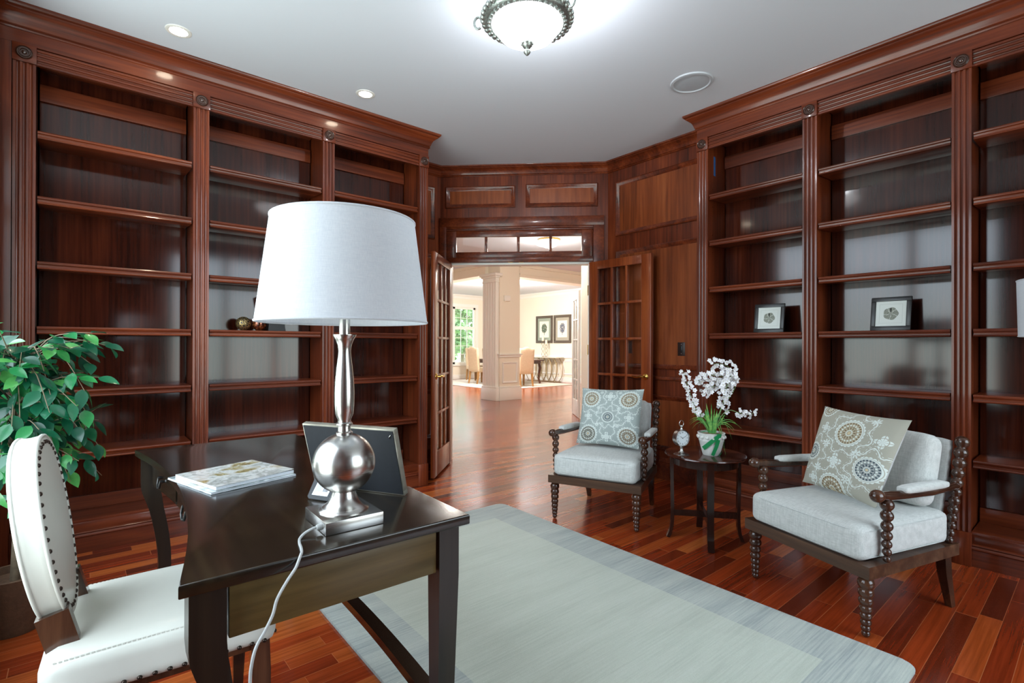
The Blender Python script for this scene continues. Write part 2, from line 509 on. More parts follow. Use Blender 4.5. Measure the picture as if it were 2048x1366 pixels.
# transom window
w1 = anchor('window_1')
tr = MB(TD)
zt0, zt1, zp0, zp1 = 2.121, 2.40, 2.179, 2.334
tr.box(-0.798, -0.694, 0.015, 0.05, zt0, zt1, 0.003).box(0.600, 0.713, 0.015, 0.05, zt0, zt1, 0.003)
tr.box(-0.694, 0.600, 0.015, 0.05, zt0, zp0, 0.003).box(-0.694, 0.600, 0.015, 0.05, zp1, zt1, 0.003)
for c in (-0.381, -0.047, 0.284):
    tr.box(c - 0.014, c + 0.014, 0.012, 0.048, zp0, zp1, 0.003)
tr.build('sash_frame', M_wx, w1, smooth=30)
MB(TD).box(-0.694, 0.600, 0.030, 0.034, zp0, zp1).build('glazing', M_glass, w1, smooth=0)

M_veneer = wood('cherry_panel_veneer', C(92, 42, 18), C(128, 62, 28), C(154, 84, 42), 'Z', rough=0.36, coat=0.3, fine=40)
# panel mouldings
PM = [(0.0, 0.0), (0.0, 0.016), (0.010, 0.022), (0.022, 0.016), (0.030, 0.006), (0.044, 0.002), (0.044, 0.0)]
def panel(name, M, u0, u1, z0, z1):
    o = structure(MB().frame(u0, u1, z0, z1, PM, M).build(name, M_wx, smooth=40))
    MB().box(u0 + 0.04, u1 - 0.04, -0.002, 0.001, z0 + 0.04, z1 - 0.04, M=M).build('veneer_panel', M_veneer, o, smooth=0)
    return o
panel('trim_5', TD, -0.80, -0.079, 2.628, 2.850)
panel('trim_6', TD, 0.030, 0.760, 2.626, 2.860)
TR_ = Tr(XW, 0, 0) @ Rz(-pi / 2)        # right wall: local x = -world y, local -y towards the room
panel('trim_7', TR_, -3.185, -2.06, 2.300, 2.834)
panel('trim_8', TR_, -3.180, -2.06, 1.00, 2.152)
panel('trim_9', TR_, -3.180, -2.06, 0.26, 0.76)
structure(MB(TR_).box(-3.28, -2.13, -0.022, 0, 0.90, 0.935, 0.006).build('trim_10', M_wx, smooth=40))
TLW = Tr(0, YW, 0)
panel('trim_11', TLW, 2.39, 2.78, 2.300, 2.834)
panel('trim_12', TLW, 2.39, 2.78, 1.00, 2.152)
panel('trim_13', TLW, 2.39, 2.78, 0.26, 0.76)
structure(MB(TLW).box(2.33, 2.85, -0.022, 0, 0.90, 0.935, 0.006).build('trim_14', M_wx, smooth=40))

# crown mouldings and baseboards
CROWN = [(0, -0.120), (0.010, -0.120), (0.014, -0.112), (0.010, -0.104), (0.016, -0.100), (0.019, -0.090), (0.024, -0.074),
         (0.034, -0.056), (0.048, -0.042), (0.062, -0.034), (0.066, -0.030), (0.066, -0.024), (0.074, -0.022), (0.081, -0.014), (0.083, -0.004), (0.083, 0.0), (0, 0.0)]
BASE = [(0, 0), (0.020, 0), (0.020, 0.14), (0.016, 0.15), (0.020, 0.157), (0.014, 0.168), (0.009, 0.185), (0.006, 0.19), (0, 0.19)]
def rhs(path): return path
c8 = 0.8536
# room outline clockwise seen from above so that the room lies on the right-hand side of travel
outline = [(2.318, YW), (2.853, YW), (4.07, 3.290), (4.07, 2.138)]
structure(MB().sweep([(o, z * 0.8) for o, z in CROWN], outline, z0=ZC).build('trim_15', M_wx, smooth=35))
structure(MB().sweep(BASE, [(4.07, 3.285), (4.07, 2.14)]).build('baseboard_right', M_wx, smooth=35))
structure(MB().sweep(BASE, [(2.33, YW), (2.845, YW)]).build('baseboard_left', M_wx, smooth=35))
structure(MB().sweep(CROWN, [(4.07, YB), (-0.37, YB), (-0.37, YA)], z0=ZC).build('trim_16', M_wx, smooth=35))
structure(MB().sweep(BASE, [(4.07, YB), (-0.37, YB), (-0.37, YA - 0.05)]).build('baseboard_back', M_wx, smooth=35))

# study windows (the daylight): white casings, sashes, muntins
def study_window(n, T, x0, x1, z0, z1):
    a = anchor('window_%d' % n)
    m = MB(T)
    m.box(x0 - 0.09, x0, -0.03, 0, z0 - 0.09, z1 + 0.09, 0.004).box(x1, x1 + 0.09, -0.03, 0, z0 - 0.09, z1 + 0.09, 0.004)
    m.box(x0, x1, -0.03, 0, z1, z1 + 0.09, 0.004).box(x0 - 0.12, x1 + 0.12, -0.05, 0, z0 - 0.05, z0, 0.006)
    m.build('casing', M_wx, a, smooth=30)
    k = MB(T); y0, y1 = 0.04, 0.08
    n3 = 3; w = (x1 - x0) / n3
    for i in range(n3):
        a0, a1 = x0 + i * w, x0 + (i + 1) * w
        k.box(a0, a0 + 0.045, y0, y1, z0, z1).box(a1 - 0.045, a1, y0, y1, z0, z1)
        k.box(a0, a1, y0, y1, z0, z0 + 0.05).box(a0, a1, y0, y1, z1 - 0.05, z1).box(a0, a1, y0, y1, z1 - 0.62, z1 - 0.58)
    k.build('sash', M_white, a, smooth=0)
study_window(2, TB, XW - 3.75, XW - 1.20, 0.45, 2.82)
study_window(3, TL_, 3.05, 5.65, 0.45, 2.82)

# ------------------------------------------------------------------ hall and dining room shell
structure(MB().box(2.2, 2.32, 4.63, 15.42, 0, ZC).build('wall_hall_left', M_cream, smooth=0))
structure(MB().box(6.36, 12.42, 5.55, 5.70, 0, ZC).build('wall_hall_right', M_cream, smooth=0))
structure(MB().prism([(4.62, 2.74), (4.72, 2.66), (6.55, 5.60), (6.36, 5.70)], 0, ZC).build('wall_hall_side', M_cream, smooth=0))
structure(MB().box(12.30, 12.42, 5.70, 15.42, 0, ZC).build('wall_print', M_cream, smooth=0))
TDW = Tr(2.3, 15.3, 0)
dw = MB(TDW)
win_spans = [(1.2, 4.2), (7.0, 8.93)]
xs = 0
for a, b in win_spans:
    dw.box(xs, a, 0, 0.12, 0, ZC).box(a, b, 0, 0.12, 0, 0.53).box(a, b, 0, 0.12, 2.60, ZC); xs = b
dw.box(xs, 10.0, 0, 0.12, 0, ZC)
structure(dw.build('wall_window', M_cream, smooth=0))
def dining_window(n, x0, x1, cols):
    a = anchor('window_%d' % n)
    m = MB(TDW)
    m.box(x0 - 0.11, x0, -0.03, 0, 0.50, 2.71).box(x1, x1 + 0.11, -0.03, 0, 0.50, 2.71).box(x0 - 0.11, x1 + 0.11, -0.035, 0, 2.60, 2.72)
    m.box(x0 - 0.14, x1 + 0.14, -0.06, 0, 0.47, 0.53)
    m.build('casing', M_white, a, smooth=0)
    k = MB(TDW)
    w = (x1 - x0) / cols
    for i in range(cols):
        a0, a1 = x0 + i * w, x0 + (i + 1) * w
        k.box(a0, a0 + 0.07, 0.02, 0.08, 0.53, 2.60).box(a1 - 0.07, a1, 0.02, 0.08, 0.53, 2.60)
        k.box(a0, a1, 0.02, 0.08, 0.53, 0.60).box(a0, a1, 0.02, 0.08, 2.53, 2.60).box(a0, a1, 0.01, 0.09, 1.79, 1.90)
        for q in range(1, 3):
            xx = a0 + 0.07 + (w - 0.14) * q / 3
            k.box(xx - 0.008, xx + 0.008, 0.04, 0.06, 0.60, 2.53)
        for zz in (0.89, 1.19, 1.49, 2.21):
            k.box(a0, a1, 0.04, 0.06, zz - 0.008, zz + 0.008)
    k.build('sash', M_white, a, smooth=0)
    MB(TDW).box(x0, x1, 0.048, 0.052, 0.53, 2.60).build('glazing', M_glass, a, smooth=0)
dining_window(4, 7.0, 8.93, 2)
dining_window(5, 1.2, 4.2, 3)  # unseen window, added to brighten the hall and dining room
# beams carried by the pier, crown and skirting of the dining room
bz = 2.79
structure(MB().box(6.93, 7.25, 9.08, 15.3, bz, ZC).box(6.90, 7.28, 9.08, 15.3, ZC - 0.07, ZC).build('trim_17', M_cream, smooth=0))
structure(MB().box(7.58, 12.3, 8.64, 8.98, bz - 0.03, ZC).box(7.58, 12.3, 8.60, 9.02, ZC - 0.07, ZC).box(7.58, 12.3, 8.625, 8.995, bz + 0.03, bz + 0.05).build('trim_18', M_cream, smooth=0))
CR2 = [(o * 1.3, z * 1.2) for o, z in CROWN]
structure(MB().sweep(CR2, [(7.25, 15.3), (12.3, 15.3), (12.3, 9.0)], z0=ZC).build('trim_19', M_white, smooth=35))
structure(MB().sweep([(o, z * 0.8) for o, z in BASE], [(2.3, 15.3), (12.3, 15.3), (12.3, 5.7), (6.42, 5.7)]).build('baseboard_dining', M_white, smooth=35))
structure(MB().box(12.27, 12.3, 9.0, 15.3, 0.80, 0.88).build('trim_20', M_white, smooth=0))
panel_d = MB().frame(-14.9, -12.0, 0.25, 0.70, PM, Tr(12.3, 0, 0) @ Rz(-pi / 2)).frame(-11.8, -9.2, 0.25, 0.70, PM, Tr(12.3, 0, 0) @ Rz(-pi / 2))
structure(panel_d.build('trim_21', M_white, smooth=35))
# square pier with fluted pilaster
col = anchor('pillar')
MB().box(7.02, 7.60, 8.66, 9.20, 0, ZC).build('shaft', M_cream, col, smooth=0)
b_ = MB().box(6.985, 7.63, 8.62, 9.22, 0, 0.27, 0.006).box(6.995, 7.62, 8.635, 9.21, 0.27, 0.31, 0.01)
b_.build('base', M_white, col, smooth=30)
c_ = MB().box(6.98, 7.64, 8.61, 9.23, 1.00, 1.03, 0.008).box(6.995, 7.62, 8.635, 9.21, 0.95, 1.00, 0.008)
c_.build('chair_rail', M_white, col, smooth=30)
MB().frame(7.09, 7.53, 0.38, 0.84, PM, Tr(0, 8.66, 0)).build('panel_moulding', M_white, col, smooth=30)
pf = MB()
fl = [(6.93, 8.70)]
pts = []
y = 8.72; 
flute = [(6.965, 8.70)]
n_f = 5; w_f = (9.16 - 8.70) / n_f
prof = [(7.03, 9.16), (7.03, 8.70), (6.93, 8.70)]
for i in range(n_f):
    ya = 8.70 + i * w_f
    prof += [(6.93, ya + w_f * 0.22), (6.945, ya + w_f * 0.4), (6.945, ya + w_f * 0.6), (6.93, ya + w_f * 0.78)]
prof += [(6.93, 9.16)]
prf2 = []
xs0 = 6.93
# pilaster on the camera side as well
MB().prism(prof, 0.31, 2.62).build('pilaster', M_white, col, smooth=30)
MB().box(6.90, 7.03, 8.64, 9.19, 0, 0.27, 0.006).box(6.91, 7.03, 8.66, 9.18, 0.27, 0.31, 0.01).build('pilaster_base', M_white, col, smooth=30)
cp = MB().box(6.92, 7.04, 8.685, 9.175, 2.60, 2.63, 0.006).box(6.925, 7.04, 8.69, 9.17, 2.63, 2.70, 0.004).box(6.90, 7.06, 8.66, 9.20, 2.70, 2.74, 0.01).box(6.87, 7.08, 8.63, 9.22, 2.74, 2.80, 0.015)
cp.build('capital', M_white, col, smooth=30)
# ------------------------------------------------------------------ built-in bookcases
SHELF_Z = [0.585, 0.949, 1.313, 1.677, 2.041, 2.405]
DEP = 0.28
SHELF_PROF = [(0.020, 0.0), (0.012, -0.002), (0.008, -0.008), (0.010, -0.015), (0.018, -0.019), (0.020, -0.024), (0.020, -0.031), (0.013, -0.033), (0.010, -0.038), (0.013, -0.043), (0.022, -0.045), (DEP, -0.045 + 0.018), (DEP, 0.0)]
M_rosette = plain('dark_turned_rosette', C(64, 38, 28), 0.16, spec=0.7, coat=1.0)
def fluted(width, n=3, depth=0.009, gw=0.30):
    """profile (across, out): flat face with n grooves, starting and ending at depth"""
    p = [(0, 0.022), (0, 0.0)]
    step = width / (n + 0.55)
    for i in range(n):
        c = width / 2 + (i - (n - 1) / 2) * step
        h = step * gw
        p += [(c - h, 0.0), (c - h * 0.7, depth * 0.8), (c, depth), (c + h * 0.7, depth * 0.8), (c + h, 0.0)]
    p += [(width, 0.0), (width, 0.022)]
    return p
def bookcase(label, loc, rz, pil, u_lo, u_hi, crown_path):
    t = thing('built_in_bookcase', label, 'bookcase', loc, rz)
    # pilasters with plinth block, fluted shaft, corner block and rosette
    for (a, b) in pil:
        m = MB()
        m.box(a - 0.004, b + 0.004, -0.014, 0.03, 0, 0.184, 0.003)
        w = b - a
        m.prism([(a + x, y) for x, y in fluted(w)], 0.184, 2.759)
        o = m.build('pilaster', M_wz, t, smooth=35)
        bk = MB().box(a - 0.003, b + 0.003, -0.012, 0.02, 2.759, 2.857, 0.002)
        bk.build('corner_block', M_wx, o, smooth=30)
        c = (a + b) / 2
        R = 0.036
        prof = [(0, 0.012), (0.006, 0.012), (0.010, 0.008), (0.012, 0.004), (0.016, 0.004), (0.019, 0.011), (0.023, 0.011), (0.026, 0.005), (0.029, 0.005), (0.033, 0.010), (R, 0.006), (R, 0.0)]
        MB().lathe(prof, 28, Tr(c, -0.012, 2.808) @ Rx(pi / 2)).build('rosette', M_rosette, o, smooth=50)
    # bays
    for (a0, a), (b, b1) in zip(pil, pil[1:]):
        s0, s1 = a + 0.004, b - 0.004
        h = MB()
        hp = [(z, y) for z, y in fluted(0.088)]
        Mx = Matrix(((0, 0, 1, 0), (0, 1, 0, 0), (1, 0, 0, 0), (0, 0, 0, 1)))
        h.prism([(2.763 + z, y + 0.004) for z, y in hp], a + 0.003, b - 0.003, Mx)
        h.build('header', M_wx, t, smooth=35)
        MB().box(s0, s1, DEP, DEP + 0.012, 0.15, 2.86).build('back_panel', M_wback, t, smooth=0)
        MB().box(s0, s1, DEP - 0.018, DEP, 2.66, 2.76, 0.002).build('top_cleat', M_wx, t, smooth=0)
        MB().box(s0, s1, DEP - 0.018, DEP, 0.19, 0.272, 0.002).build('bottom_cleat', M_wx, t, smooth=0)
        MB().box(s0, s1, 0.02, DEP, 2.845, 2.862).build('top_board', M_wx, t, smooth=0)
        for z in SHELF_Z:
            Ms = Matrix(((0, 0, 1, 0), (1, 0, 0, 0), (0, 1, 0, 0), (0, 0, 0, 1)))
            MB().prism([(y, z + zz) for y, zz in SHELF_PROF], s0 + 0.003, s1 - 0.003, Ms).build('shelf', M_wx, t, smooth=35)
        MB().box(s0 - 0.003, s1 + 0.003, 0.012, DEP, 0.172, 0.190, 0.002).build('base_deck', M_wx, t, smooth=0)
        f = MB().box(s0 - 0.003, s1 + 0.003, 0.008, 0.03, 0.12, 0.176, 0.002)
        Ms = Matrix(((0, 0, 1, 0), (1, 0, 0, 0), (0, 1, 0, 0), (0, 0, 0, 1)))
        f.prism([(0.008, 0.126), (0.0, 0.124), (-0.006, 0.118), (-0.002, 0.112), (-0.008, 0.107), (-0.010, 0.100), (-0.004, 0.092), (0.02, 0.092), (0.02, 0.126)], s0 - 0.003, s1 + 0.003, Ms)
        f.box(s0 - 0.003, s1 + 0.003, 0.0, 0.03, 0, 0.094)
        f.build('plinth', M_wx, t, smooth=35)
    # dividers between the bays
    for i, (a, b) in enumerate(pil):
        up = MB().box(a + 0.006, b - 0.006, 0.02, DEP + 0.012, 0.0, 2.86)
        nf = len(up.bm.faces)
        for u, sg in ((b - 0.006, 1), (a + 0.006, -1)):      # small brass-lined peg holes
            for z in SHELF_Z:
                for dz in (0.055, -0.085):
                    up.lathe([(0, 0.0012), (0.0028, 0.0012), (0.0028, -0.001)], 8, Tr(u, 0.085, z + dz) @ Ry(sg * pi / 2))
        up.bm.faces.ensure_lookup_table()
        for fc in up.bm.faces[nf:]: fc.material_index = 1
        up.build('upright_panel', [M_wz, M_brass], t, smooth=0)
    MB().box(u_lo, u_hi, -0.004, 0.03, 2.855, 2.945).build('frieze', M_wx, t, smooth=0)
    MB().sweep(CROWN, crown_path, z0=ZC - 0.0005).build('cornice', M_wx, t, smooth=35)
    return t

PL_ = [(-0.279, -0.186), (0.563, 0.653), (1.403, 1.492), (2.232, 2.318)]
bl = bookcase('built-in cherry bookcase along the left wall behind the desk and ficus', (0, YA, 0), 0, PL_, -0.36, 2.318,
              [(-0.366, 0.0), (2.318, 0.0), (2.318, 0.64)])
MB().box(2.300, 2.318, 0.022, 0.64, 0, 3.0).build('end_panel', M_wz, bl, smooth=0)
MB().box(-0.366, -0.283, -0.002, 0.02, 0, 2.94).build('filler_strip', M_wz, bl, smooth=0)
PR_ = [(-2.138, -2.048), (-1.361, -1.272), (-0.581, -0.497), (0.196, 0.284), (0.973, 1.06)]
br_ = bookcase('built-in cherry bookcase along the right wall behind both armchairs', (XB, 0, 0), -pi / 2, PR_, -2.138, 1.06,
               [(-2.138, 0.305), (-2.138, 0.0), (1.19, 0.0)])
MB().box(-2.138, -2.120, 0.022, 0.31, 0, 3.0).build('end_panel', M_wz, br_, smooth=0)
# blue tape left inside the bookcase
M_tape = plain('blue_masking_tape', C(40, 92, 150), 0.6)
tag(MB(Tr(XB, 0, 0) @ Rz(-pi / 2)).prism([(0.105, 2.575), (0.128, 2.572), (0.128, 2.725), (0.104, 2.728)], -2.0535, -2.0515, Matrix(((0, 0, 1, 0), (1, 0, 0, 0), (0, 1, 0, 0), (0, 0, 0, 1))))
    .build('masking_tape', M_tape, smooth=0), 'strip of blue masking tape stuck inside the right bookcase near its top', 'tape')
# ------------------------------------------------------------------ french doors
def door_leaf(n, W, M, cols, rows, mat, stile, zs, hz=0.02, lever_side=1, knob_x=None, both=True, muntin=0.024, thick=0.036):
    """leaf in local x 0..W (hinge at x=0), y thickness; zs = (bottom rail top, top rail bottom, height)"""
    a = anchor('door_%d' % n)
    a.matrix_world = M
    z0, zb, zt, z1 = hz, zs[0], zs[1], zs[2]
    h = thick / 2
    m = MB()
    m.box(0, stile, -h, h, z0, z1, 0.002).box(W - stile, W, -h, h, z0, z1, 0.002)
    m.box(stile, W - stile, -h, h, z0, zb, 0.002).box(stile, W - stile, -h, h, zt, z1, 0.002)
    w = (W - 2 * stile); hh = zt - zb
    for i in range(1, cols):
        c = stile + w * i / cols
        m.box(c - muntin / 2, c + muntin / 2, -h + 0.004, h - 0.004, zb, zt, 0.004)
    for j in range(1, rows):
        c = zb + hh * j / rows
        m.box(stile, W - stile, -h + 0.004, h - 0.004, c - muntin / 2, c + muntin / 2, 0.004)
    m.build('door_frame', mat, a, smooth=30)
    MB().box(stile, W - stile, -0.002, 0.002, zb, zt).build('glazing', M_glass, a, smooth=0)
    if knob_x is not None:
        k = MB()
        for sg in ((1, -1) if both else (1,)):
            B = Tr(knob_x, sg * h, 0.93) @ Rx(-sg * pi / 2)
            k.lathe([(0, 0.014), (0.010, 0.014), (0.014, 0.010), (0.026, 0.007), (0.030, 0.003), (0.030, 0)], 24, B)
            k.tube([(knob_x, sg * h, 0.93), (knob_x, sg * (h + 0.045), 0.93)], 0.009, 10)
            d = -1 if knob_x > W / 2 else 1
            pts = [(knob_x, sg * (h + 0.045), 0.93), (knob_x + d * 0.03, sg * (h + 0.05), 0.935), (knob_x + d * 0.06, sg * (h + 0.05), 0.925), (knob_x + d * 0.09, sg * (h + 0.05), 0.926), (knob_x + d * 0.115, sg * (h + 0.047), 0.936)]
            k.tube(pts, [0.010, 0.010, 0.009, 0.008, 0.006], 10)
        k.build('lever_handle', M_brass, a, smooth=50)
    return a
dv = Vector((0.7071, -0.7071, 0))
hl_ = Vector((2.930, 4.430, 0)); hr_ = Vector((3.945, 3.415, 0))
ang_l = atan2(3.94 - 4.43, 2.425 - 2.93)
door_leaf(1, 0.722, Tr(*hl_) @ Rz(ang_l), 3, 5, M_door, 0.105, (0.24, 1.975, 2.055), knob_x=0.667)
ang_r = atan2(2.696 - 3.415, 3.962 - 3.945)
D2 = door_leaf(2, 0.722, Tr(*hr_) @ Rz(ang_r), 3, 5, M_door, 0.105, (0.24, 1.975, 2.055), knob_x=0.667)
# brass hinges on the right jamb
for z in (0.28, 1.17, 1.78):
    m = MB(TD)
    m.box(oR - 0.0185, oR - 0.0165, 0.036, 0.066, z - 0.05, z + 0.05)
    m.box(oR - 0.0185, oR - 0.0165, 0.070, 0.098, z - 0.05, z + 0.05)
    m.lathe([(0, -0.052), (0.006, -0.052), (0.006, 0.052), (0, 0.052)], 10, Tr(oR - 0.02, 0.068, z))
    h_ = m.build('hinge', M_brass, smooth=30)
    h_.parent = D2; h_.matrix_parent_inverse = D2.matrix_world.inverted()
# white french doors of the hall
door_leaf(3, 0.64, Tr(6.36, 5.735, 0) @ Rz(radians(52.5)), 2, 5, M_white, 0.10, (0.28, 2.0, 2.14), hz=0.01)

# ------------------------------------------------------------------ switch plates
M_plate = plain('brown_switch_plate', C(44, 26, 20), 0.4)
def switch(y, z, label, two=False):
    t = thing('light_switch', label, 'light switch', (XW, y, z))
    MB().box(-0.006, 0, -0.036, 0.036, -0.06, 0.06, 0.002).build('plate', M_plate, t, smooth=30)
    MB().box(-0.012, -0.004, -0.010, 0.010, -0.026, 0.026, 0.002).build('toggle', M_black, t, smooth=30)
    MB().lathe([(0, 0.002), (0.003, 0.001), (0.004, 0)], 8, Tr(-0.006, 0, 0.042) @ Ry(-pi / 2)).build('screw', M_nickel, t)
    MB().lathe([(0, 0.002), (0.003, 0.001), (0.004, 0)], 8, Tr(-0.006, 0, -0.042) @ Ry(-pi / 2)).build('screw', M_nickel, t)
switch(2.462, 1.185, 'brown light switch on the panelled wall between door and bookcase')
switch(3.03, 1.20, 'light switch on the panelled wall seen through the glass of the open door')

# ------------------------------------------------------------------ ceiling fixtures
M_bulb = emit('lit_downlight_lens', (1.0, 0.86, 0.66, 1), 48.0)
def downlight(x, y, label):
    t = thing('recessed_downlight', label, 'downlight', (x, y, ZC), 0, 'recessed downlights in the ceiling')
    MB().lathe([(0.046, -0.004), (0.058, -0.006), (0.066, -0.003), (0.067, 0.0), (0.046, 0.0)], 32).build('trim_ring', M_white, t)
    MB().lathe([(0, -0.0032), (0.047, -0.0032)], 32).build('lens', M_bulb, t, smooth=0)
    l = bpy.data.lights.new('downlight_beam', 'SPOT'); l.energy = 14; l.spot_size = radians(95); l.spot_blend = 0.8; l.shadow_soft_size = 0.045; l.color = (1.0, 0.80, 0.56)
    o = bpy.data.objects.new('downlight_beam', l); COL.objects.link(o); o.location = (x, y, ZC - 0.02)
downlight(0.439, 3.539, 'lit recessed downlight in the ceiling above the ficus side of the left bookcase')
downlight(1.591, 3.532, 'lit recessed downlight in the ceiling nearer the doorway over the left bookcase')
t = thing('ceiling_speaker', 'round grey white speaker set in the ceiling by the right bookcase', 'speaker', (3.247, 1.892, ZC))
MB().lathe([(0.118, -0.004), (0.125, -0.010), (0.139, -0.008), (0.143, 0.0), (0.118, 0.0)], 40).build('rim', plain('speaker_rim_paint', C(190, 195, 202), 0.6), t)
MB().lathe([(0, -0.007), (0.08, -0.0065), (0.119, -0.004)], 40).build('grille', plain('speaker_grille_mesh', C(188, 194, 202), 0.7, noise=0.06, nscale=900, bump=0.3), t)

# flush mount lamp
FX, FY = 1.72, 1.91
t = thing('ceiling_lamp', 'round flush ceiling lamp with frosted bowl and ornate pewter ring', 'ceiling lamp', (FX, FY, 0))
MB().lathe([(0, ZC), (0.085, ZC), (0.085, ZC - 0.02), (0.06, ZC - 0.03), (0.012, ZC - 0.035), (0.012, 2.90), (0, 2.90)], 32).build('canopy', M_pewter, t)
M_bowl = emit('lit_frosted_bowl', (0.93, 0.97, 1.0, 1), 5.5)
MB().lathe([(0, 2.738), (0.05, 2.742), (0.10, 2.757), (0.14, 2.782), (0.165, 2.815), (0.178, 2.85), (0.18, 2.872)], 40).build('glass_bowl', M_bowl, t)
rg = MB()
prof = [(0.170, 2.842), (0.182, 2.832), (0.200, 2.838), (0.212, 2.850), (0.216, 2.868), (0.208, 2.884), (0.190, 2.888), (0.174, 2.878)]
rg.lathe(prof, 48, None, closed=True)
for k in range(40):
    a = 2 * pi * k / 40
    rg.sphere((0.222 * cos(a), 0.222 * sin(a), 2.862), 0.016, 8, 6)
    rg.sphere((0.193 * cos(a + .05), 0.193 * sin(a + .05), 2.832), 0.009, 6, 4)
rg.build('ornate_ring', M_pewter, t)
for a in (radians(132), radians(205), radians(285)):
    pts = []
    for q in range(15):
        w = q / 14 * 1.7 * pi
        pts.append(Vector((cos(a) * (0.232 + 0.020 * (1 - cos(w))), sin(a) * (0.232 + 0.020 * (1 - cos(w))), 2.862 + 0.030 * sin(w))))
    MB().tube(pts, 0.006, 8).build('scroll', M_pewter, t)
    MB().tube([(cos(a) * 0.20, sin(a) * 0.20, 2.885), (cos(a) * 0.12, sin(a) * 0.12, 2.97), (cos(a) * 0.05, sin(a) * 0.05, ZC - 0.03)], 0.006, 8).build('arm', M_pewter, t)
fn = MB().lathe([(0, 2.676), (0.004, 2.678), (0.015, 2.689), (0.018, 2.698), (0.015, 2.706), (0.008, 2.711), (0.010, 2.714), (0.019, 2.718), (0.024, 2.727), (0.030, 2.740), (0.024, 2.753), (0, 2.753)], 20)
for k in range(8):
    fn.sphere((0.026 * cos(k * pi / 4), 0.026 * sin(k * pi / 4), 2.737), 0.008, 8, 6)
fn.build('finial', M_pewter, t)
l = bpy.data.lights.new('ceiling_lamp_bulb', 'POINT'); l.energy = 50; l.shadow_soft_size = 0.03; l.color = (0.92, 0.96, 1.0)
o = bpy.data.objects.new('ceiling_lamp_bulb', l); COL.objects.link(o); o.location = (FX + 0.03, FY - 0.02, 2.925)

# ------------------------------------------------------------------ rug
def rug_pts(hx, hy, r):
    p = []
    for cx, cy, a0 in ((hx - r, hy - r, 0), (-hx + r, hy - r, 90), (-hx + r, -hy + r, 180), (hx - r, -hy + r, 270)):
        for q in range(9):
            a = radians(a0 + q * 90 / 8); p.append((cx + r * cos(a), cy + r * sin(a)))
    return p
rug = MB().prism(rug_pts(0.802, 1.27, 0.05), 0.0005, 0.013, bev=0.005, seg=3).build('rug', M_rug, smooth=50)
rug.location = (1.634, 1.75, 0); rug.rotation_euler = (0, 0, radians(-1.0))
tag(rug, 'pale sage wool rug with streaked grey border on the wood floor', 'rug')

# ------------------------------------------------------------------ desk
DK = thing('desk', 'dark espresso writing desk with a bowed front edge and tapered legs', 'desk', (0.492, 1.911, 0), radians(-1.5))
hx, hy = 0.3285, 0.79
def front(v, d=0.08): return -hx + d * (1 - (v / hy) ** 2)
pts = [(front(-hy + 2 * hy * i / 28), -hy + 2 * hy * i / 28) for i in range(29)]
pts = list(reversed(pts)) + [(hx, -hy), (hx, hy)]
MB().prism(pts, 0.733, 0.760, bev=0.004, seg=3).build('desktop', M_desk, DK, smooth=40)
az0, az1 = 0.616, 0.732
MB().box(-hx + 0.09, hx - 0.085, -hy + 0.030, -hy + 0.050, az0, az1, 0.002).build('side_apron', M_deskx, DK, smooth=30)
MB().box(-hx + 0.09, hx - 0.085, hy - 0.050, hy - 0.030, az0, az1, 0.002).build('side_apron', M_deskx, DK, smooth=30)
MB().box(hx - 0.050, hx - 0.032, -hy + 0.08, hy - 0.08, az0, az1, 0.002).build('back_apron', M_desk, DK, smooth=30)
# back legs: straight, tapering
for sy in (-1, 1):
    Y = sy * (hy - 0.052); X = hx - 0.050
    MB().tube([(X, Y, 0.732), (X, Y, 0.60), (X - 0.004, Y, 0.3), (X - 0.001, Y, 0.0)], [1, 1, 0.82, 0.62], flat=(0.060, 0.060), up=(1, 0, 0)).build('leg', M_deskz, DK, smooth=25)
# front legs: block at the top, sabre curve below
def sabre(sy):
    n = 26; m = MB(); rings = []
    Y = sy * (hy - 0.052)
    for i in range(n + 1):
        z = 0.732 * (1 - i / n)
        if z > 0.60: w, dx = 0.066, 0.0
        else:
            s = (0.60 - z) / 0.60
            e = min(1, s / 0.16); e = e * e * (3 - 2 * e)
            w = 0.066 - 0.012 * e - 0.016 * s
            dx = 0.050 * sin(min(1.0, s * 1.15) * pi * 0.78) * (1 if True else 0)
        x = -hx + 0.052 + dx
        hwy = 0.032 if z > 0.6 else 0.032 - 0.008 * (0.60 - z) / 0.6
        rings.append([m._v((x + a * w / 2, Y + b * hwy, z)) for a, b in ((-1, -1), (1, -1), (1, 1), (-1, 1))])
    for a, b in zip(rings, rings[1:]):
        for k in range(4): m.bm.faces.new([a[k], a[(k + 1) % 4], b[(k + 1) % 4], b[k]])
    m.bm.faces.new(rings[0]); m.bm.faces.new(rings[-1])
    m.build('leg', M_deskz, DK, smooth=25)
sabre(-1); sabre(1)
